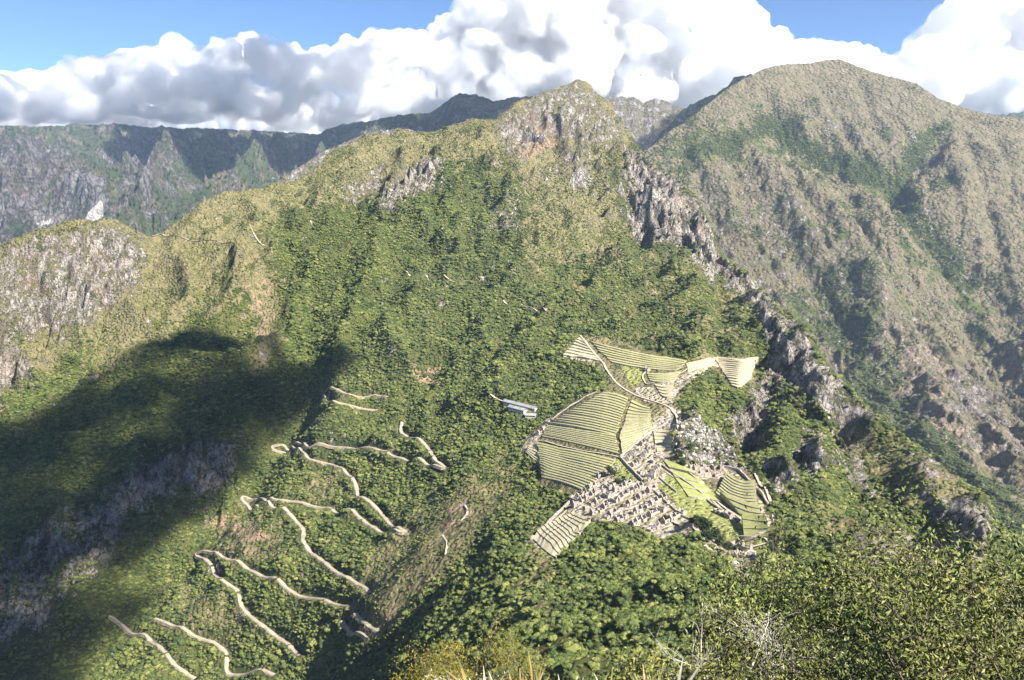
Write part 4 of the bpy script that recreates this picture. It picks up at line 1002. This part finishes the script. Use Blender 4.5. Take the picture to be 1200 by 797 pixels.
def near_shrub(name, cat, label, u, ybase, H, spread, seed, leaf, per=9, lsize=0.075, rad=0.12, nstem=5, levels=3, lean=(0, 0), bark=None, group='shrubs on the near ledge', r0=0.035):
    a, _ = at_dir(u, 700); x0 = float(a) * ybase; z0 = float(M.h(x0, ybase))
    root = thing(name, label, cat, (x0, ybase, z0), 0, group)
    br, tips = grow(seed, H, spread, nstem, levels, r0, lean); br.build('stem', bark or m_bark, root, True)
    if per > 0:
        V, F = leafage(tips, per, lsize, rad, seed + 1); link_mesh('foliage', V, F, leaf, root)
    return root
SH = []
near_shrub('shrub', 'shrub', 'tall open shrub with olive leaves reaching up over the cliff ledge', 1000, 15.5, 4.9, 0.75, 11, m_leafA, 5, 0.115, 0.22)
near_shrub('shrub', 'shrub', 'leafy shrub just left of the tall open one, touching its branches', 930, 15.0, 3.6, 0.95, 12, m_leafG, 5, 0.13, 0.22)
near_shrub('shrub', 'shrub', 'broad shrub right of the tall one with arching twigs', 1085, 13.0, 3.3, 1.0, 13, m_leafG, 5, 0.135, 0.21)
near_shrub('shrub', 'shrub', 'dense shrub at the right edge of the picture', 1170, 11.0, 3.0, 0.95, 14, m_leafA, 7, 0.101, 0.19)
near_shrub('shrub', 'shrub', 'low shrub under the ruins tip with bleached twigs', 865, 12.5, 2.2, 1.1, 15, m_leafA, 5, 0.101, 0.19)
near_shrub('shrub', 'shrub', 'small bush between the rosettes and the low bleached shrub', 800, 10.5, 1.3, 1.1, 16, m_leafA, 5, 0.088, 0.15)
near_shrub('shrub', 'shrub', 'low thicket in front of the tall open shrub', 985, 9.0, 1.5, 1.2, 17, m_leafA, 5, 0.081, 0.14)
near_shrub('shrub', 'shrub', 'low thicket in front of the broad right shrub', 1110, 8.5, 1.7, 1.2, 18, m_leafA, 5, 0.081, 0.14)
near_shrub('shrub', 'shrub', 'golden green bush with fine leaves rising above the rosettes', 548, 13.5, 1.75, 1.0, 19, m_leafB, 9, 0.055, 0.13)
near_shrub('shrub', 'shrub', 'smaller golden bush at the left of the rosettes', 505, 12.5, 1.15, 1.2, 20, m_leafB, 8, 0.05, 0.12)
near_shrub('shrub', 'shrub', 'small reddish bush beside the golden bush', 603, 10.0, 0.85, 1.0, 21, m_leafF, 8, 0.05, 0.08, 4, 2)
near_shrub('shrub', 'shrub', 'tiny red tipped bush above the rosettes', 586, 14.5, 1.75, 0.4, 22, m_leafF, 3, 0.05, 0.07, 3, 2)
near_shrub('dead_branch', 'dead branches', 'bleached leafless branches poking out of the low shrub', 880, 11.0, 1.9, 1.3, 23, m_leafA, 0, 0.05, 0.1, 4, 3, bark=m_pale, r0=0.022)
near_shrub('dead_branch', 'dead branches', 'dry pale twigs above the low thicket', 960, 11.5, 2.2, 1.1, 24, m_leafE, 1, 0.05, 0.1, 4, 3, bark=m_pale, r0=0.02)
near_shrub('dead_branch', 'dead branches', 'whitish dry bush in front of the golden bush', 530, 9.5, 0.72, 1.3, 25, m_leafE, 4, 0.05, 0.08, 6, 2, bark=m_pale, r0=0.015)
def rosette(label, u, yb, H, n, seed, mat, name='rosette_plant', cat='rosette plant', group='spiky rosette plants at the bottom edge'):
    r_ = np.random.default_rng(seed); a, _ = at_dir(u, 780); x0 = float(a) * yb; z0 = float(M.h(x0, yb)); V = []; F = []; k = 0
    root = thing(name, label, cat, (x0, yb, z0), 0, group)
    for i in range(n):
        az = r_.uniform(0, 6.28); el = r_.uniform(0.35, 1.45); L = H * r_.uniform(0.6, 1.1); w_ = L * 0.04; d = np.array([math.cos(az), math.sin(az), 0]); s_ = np.array([-d[1], d[0], 0])
        off = r_.normal(size=3) * np.array([H * .45, H * .3, 0])
        for j in range(5):
            f = j / 4; p = d * L * f * math.cos(el) * (1 + 0.3 * f) + np.array([0, 0, 1.0]) * (L * f * math.sin(el) - 0.35 * L * f * f * math.cos(el)) + off
            ww = w_ * (1 - f ** 1.5) + 0.002; V += [p - s_ * ww, p + s_ * ww]
            if j: F.append((k + 2 * j - 2, k + 2 * j - 1, k + 2 * j + 1, k + 2 * j))
        k += 10
    link_mesh('leaf_rosette', V, F, mat, root)
    st = MB(); st.tube([(0, 0, -0.3), (0.02, 0, H * 0.3)], [0.04, 0.02]); st.build('stem', m_bark, root)
POS = [(560,7.6,.48,m_leafE,'whitish rosette under the golden bush'),(590,6.6,.55,m_leafD,'orange tipped rosette below the small reddish bush'),(618,7.2,.66,m_leafD,'tallest yellow rosette with reddish tips'),(648,6.5,.56,m_leafD,'rosette with red leaves just right of the tallest one'),(675,7.4,.52,m_leafE,'pale straw rosette in the middle of the bottom edge'),(705,6.8,.50,m_leafD,'green and yellow rosette right of the straw one'),(735,7.5,.56,m_leafD,'yellow green rosette under the small rock scar'),(770,6.8,.52,m_leafE,'straw coloured rosette left of the small bush'),(800,7.0,.46,m_leafD,'low rosette under the small bush')]
for i, (u, yb, H, mt, lab) in enumerate(POS): rosette(lab + ' at the bottom edge', u, yb, H * 0.95, 60, 60 + i, mt)

# trees one can tell apart around the ruins
def tree(label, u, v, H, seed, leaf=None, group='dark trees among the ruins'):
    p = ground_pt(u, v); root = thing('tree', label, 'tree', p, 0, group)
    br, tips = grow(seed, H, 0.9, 1, 3, H * 0.035); br.build('trunk', m_bark, root, True)
    V, F = leafage(tips, 11, H * 0.11, H * 0.10, seed, 0.7); link_mesh('crown', V, F, leaf or m_leafC, root)
for i, (u, v, H, lab) in enumerate([(716,557,9,'dark round tree on the little meadow above the lower left quarter'), (723,567,7,'smaller tree just below the round tree on the little meadow'), (731,564,6,'small tree right of the pair on the little meadow'), (686,577,7,'lone dark tree at the top of the long stair'),
    (797,536,8,'dark tree at the left foot of the boulder knoll'), (800,545,7,'small dark tree below the one at the knoll foot'), (806,526,6,'little tree among the boulders'),
    (816,618,9,'tree left of the clump below the lawn'), (824,622,10,'tallest tree in the clump below the lawn'), (832,627,9,'tree in the middle of the clump below the lawn'), (840,633,10,'dense tree right of the middle of the clump below the lawn'), (848,641,9,'tree near the houses at the clump end'), (854,648,8,'last tree of the clump beside the bare ground'), (829,636,9,'tree on the forest side of the clump below the lawn'), (776,612,7,'bushy tree at the lower edge of the middle houses'), (690,613,7,'bushy tree beside the crumbling fan terraces')]):
    tree(lab, u, v, H, 200 + i)
# ================================================================== AIR
def box(name, x0, x1, y0, y1, z0, z1):
    v = [(x, y, z) for z in (z0, z1) for y in (y0, y1) for x in (x0, x1)]
    f = [(0, 2, 3, 1), (4, 5, 7, 6), (0, 1, 5, 4), (2, 6, 7, 3), (0, 4, 6, 2), (1, 3, 7, 5)]
    me = bpy.data.meshes.new(name); me.from_pydata(v, [], f); me.update()
    o = bpy.data.objects.new(name, me); C.objects.link(o); return o
HAZE_TOP = 745
hz = box('haze', -60000, 60000, -30000, 70000, -721, HAZE_TOP); hz['kind'] = 'stuff'
hm = bpy.data.materials.new('haze'); hm.use_nodes = True; hn = hm.node_tree; hn.nodes.clear()
out = hn.nodes.new('ShaderNodeOutputMaterial'); pv = hn.nodes.new('ShaderNodeVolumePrincipled')
pv.inputs['Color'].default_value = (0.54, 0.71, 1.0, 1); pv.inputs['Density'].default_value = 0.000031; pv.inputs['Anisotropy'].default_value = 0.2
hn.links.new(pv.outputs[0], out.inputs['Volume']); hz.data.materials.append(hm)

# ================================================================== CLOUDS (closed bodies of dense vapour, above the haze)
cm_ = bpy.data.materials.new('cloud_vapour'); cm_.use_nodes = True; cn = cm_.node_tree; cn.nodes.clear()
out = cn.nodes.new('ShaderNodeOutputMaterial'); pv = cn.nodes.new('ShaderNodeVolumePrincipled')
pv.inputs['Color'].default_value = (0.965, 0.966, 0.972, 1); pv.inputs['Anisotropy'].default_value = 0.1
cq = NT(cn); cpos = cq.pos()
cnz = cq.noise(cpos, 1 / 420.0, 7, 0.62)
cden = cq.math('MULTIPLY', cq.mr(cnz, 0.40, 0.62), 0.012)
cn.links.new(cden, pv.inputs['Density'])
cm_.cycles.volume_step_rate = 0.06
cn.links.new(pv.outputs[0], out.inputs['Volume'])
IV, IF = ico(2)
def cloud(name, balls, voxel, base, disp):
    V = []; F = []; k = 0
    for (cx, cy, cz, r) in balls:
        vv = IV * np.array([r, r, r * 0.8]) + np.array([cx, cy, cz]); vv[:, 2] = np.maximum(vv[:, 2], base + 0.1 * r * np.sin(cx * 0.01))
        V.append(vv); F.append(IF + k); k += len(IV)
    me = bpy.data.meshes.new(name); me.from_pydata(np.concatenate(V).tolist(), [], np.concatenate(F).tolist()); me.update()
    o = bpy.data.objects.new(name, me); C.objects.link(o)
    md = o.modifiers.new('r', 'REMESH'); md.mode = 'VOXEL'; md.voxel_size = voxel
    for i, (size, st) in enumerate(disp):
        tx = bpy.data.textures.new('cloud_billow', 'CLOUDS'); tx.noise_scale = size; tx.noise_depth = 3
        dm = o.modifiers.new('d', 'DISPLACE'); dm.texture = tx; dm.texture_coords = 'GLOBAL'; dm.strength = st; dm.mid_level = 0.5
    dg = bpy.context.evaluated_depsgraph_get(); me2 = bpy.data.meshes.new_from_object(o.evaluated_get(dg))
    o.modifiers.clear(); o.data = me2; me2.materials.clear(); me2.materials.append(cm_)
    zz = np.zeros(len(me2.vertices) * 3); me2.vertices.foreach_get('co', zz); zz = zz.reshape(-1, 3)
    zz[:, 2] = np.maximum(zz[:, 2], HAZE_TOP + 4); me2.vertices.foreach_set('co', zz.ravel()); me2.update()
    return o
def bank(tops, y0, y1, base, n, rmin, rmax, seed):
    r_ = np.random.default_rng(seed); out = []
    ua = [p[0] for p in tops]; va = [p[1] for p in tops]
    while len(out) < n:
        u = r_.uniform(ua[0], ua[-1]); yy = y0 + (y1 - y0) * r_.random() ** 1.4
        a, t = at_dir(u, np.interp(u, ua, va)); top = t * yy
        b, tb = (base, None)
        r = r_.uniform(rmin, rmax)
        if top - r * 0.8 < b: r = max(rmin * 0.5, (top - b) * 0.6)
        z = b + (top - r * 0.8 - b) * (1 - r_.random() ** 1.6) if top - r * 0.8 > b else b
        out.append((a * yy, yy, z, r))
    return out

cm2 = cm_.copy(); cm2.name = 'dense_cloud_vapour'
for n_ in cm2.node_tree.nodes:
    if n_.type == 'PRINCIPLED_VOLUME':
        for lk in list(n_.inputs['Density'].links): cm2.node_tree.links.remove(lk)
        n_.inputs['Density'].default_value = 0.0085
cm3 = cm_.copy(); cm3.name = 'thick_cloud_vapour'; cm3.cycles.volume_step_rate = 0.15
for n_ in cm3.node_tree.nodes:
    if n_.type == 'MATH' and n_.operation == 'MULTIPLY': n_.inputs[1].default_value = 0.025
    if n_.type == 'TEX_NOISE': n_.inputs['Scale'].default_value = 1 / 130.0
    if n_.type == 'MAP_RANGE': n_.inputs[1].default_value = 0.42; n_.inputs[2].default_value = 0.50
def shade_cloud(name, poly, mass, zc, n, rmin, rmax, seed, voxel=40, ymin=300, thick=60, wisp=False):
    """cloud body shaped from a shade outline, placed between the sun and that slope"""
    r_ = np.random.default_rng(seed); us = [p[0] for p in poly]; vs = [p[1] for p in poly]; PM = poly_mask([poly], 0); out = []; tries = 0
    while len(out) < n and tries < n * 60:
        tries += 1
        u = r_.uniform(min(us), max(us)); v = r_.uniform(min(vs), max(vs))
        if samp(PM, np.array(u), np.array(v)) < 0.5: continue
        p = mass.hit(u, v, ymin, mass.Z0); k = (zc + r_.uniform(-thick, thick) - p[2]) / SUN.z
        q = p + np.array(SUN) * k; out.append((q[0], q[1], q[2], r_.uniform(rmin, rmax)))
    o = cloud(name, out, voxel, min(b[2] for b in out) - rmin * 0.6, [(120, 70), (45, 30)]); o['kind'] = 'stuff'; o.data.materials.clear(); o.data.materials.append(cm3 if wisp else cm2); return o
DISP = [(420, 200), (170, 105), (70, 40)]
tops = [(-500,60),(-100,85),(0,82),(60,80),(90,66),(150,58),(180,52),(205,38),(225,48),(290,34),(335,50),(380,54),(430,36),(470,32),(500,36),(530,16),(560,-10),(640,-60),(760,-90)]
cloud('cloud', bank(tops, 8300, 11000, 830, 900, 90, 270, 5), 30, 790, DISP)['kind'] = 'stuff'
tops2 = [(560,-30),(640,-90),(800,-100),(860,-10),(890,25),(930,45),(1000,50),(1060,70),(1085,40),(1110,10),(1150,-40),(1300,-60),(1500,-60)]
cloud('cloud', bank([(-600,105),(800,105)], 11500, 15000, 800, 200, 200, 330, 9), 70, 760, DISP)['kind'] = 'stuff'
cloud('cloud', bank(tops2, 8300, 11500, 830, 1700, 110, 300, 6), 32, 790, DISP)['kind'] = 'stuff'
shade_cloud('cloud', [(-250,120),(0,125),(380,130),(400,125),(560,105),(640,108),(640,150),(500,165),(420,190),(330,212),(270,203),(240,215),(190,205),(150,198),(120,165),(90,160),(0,168),(-250,170)], FLm, 2500, 480, 150, 240, 21, 60, 3400, 60)  # unseen cloud added above the view to darken the far left range
shade_cloud('cloud', [(755,180),(790,130),(850,88),(900,85),(880,110),(820,150),(775,185)], DRm, 1700, 40, 90, 130, 22, 45, 4400, 30)  # another added cloud, out of view, shades the ridge behind the right mountain
shade_cloud('cloud', [(-220,540),(-60,520),(60,505),(110,470),(170,425),(185,405),(240,408),(330,430),(380,440),(405,445),(330,465),(290,500),(262,520),(220,570),(160,650),(100,720),(60,797),(-200,797)], M, 1500, 300, 60, 90, 23, 24, 500, 30, wisp=True)
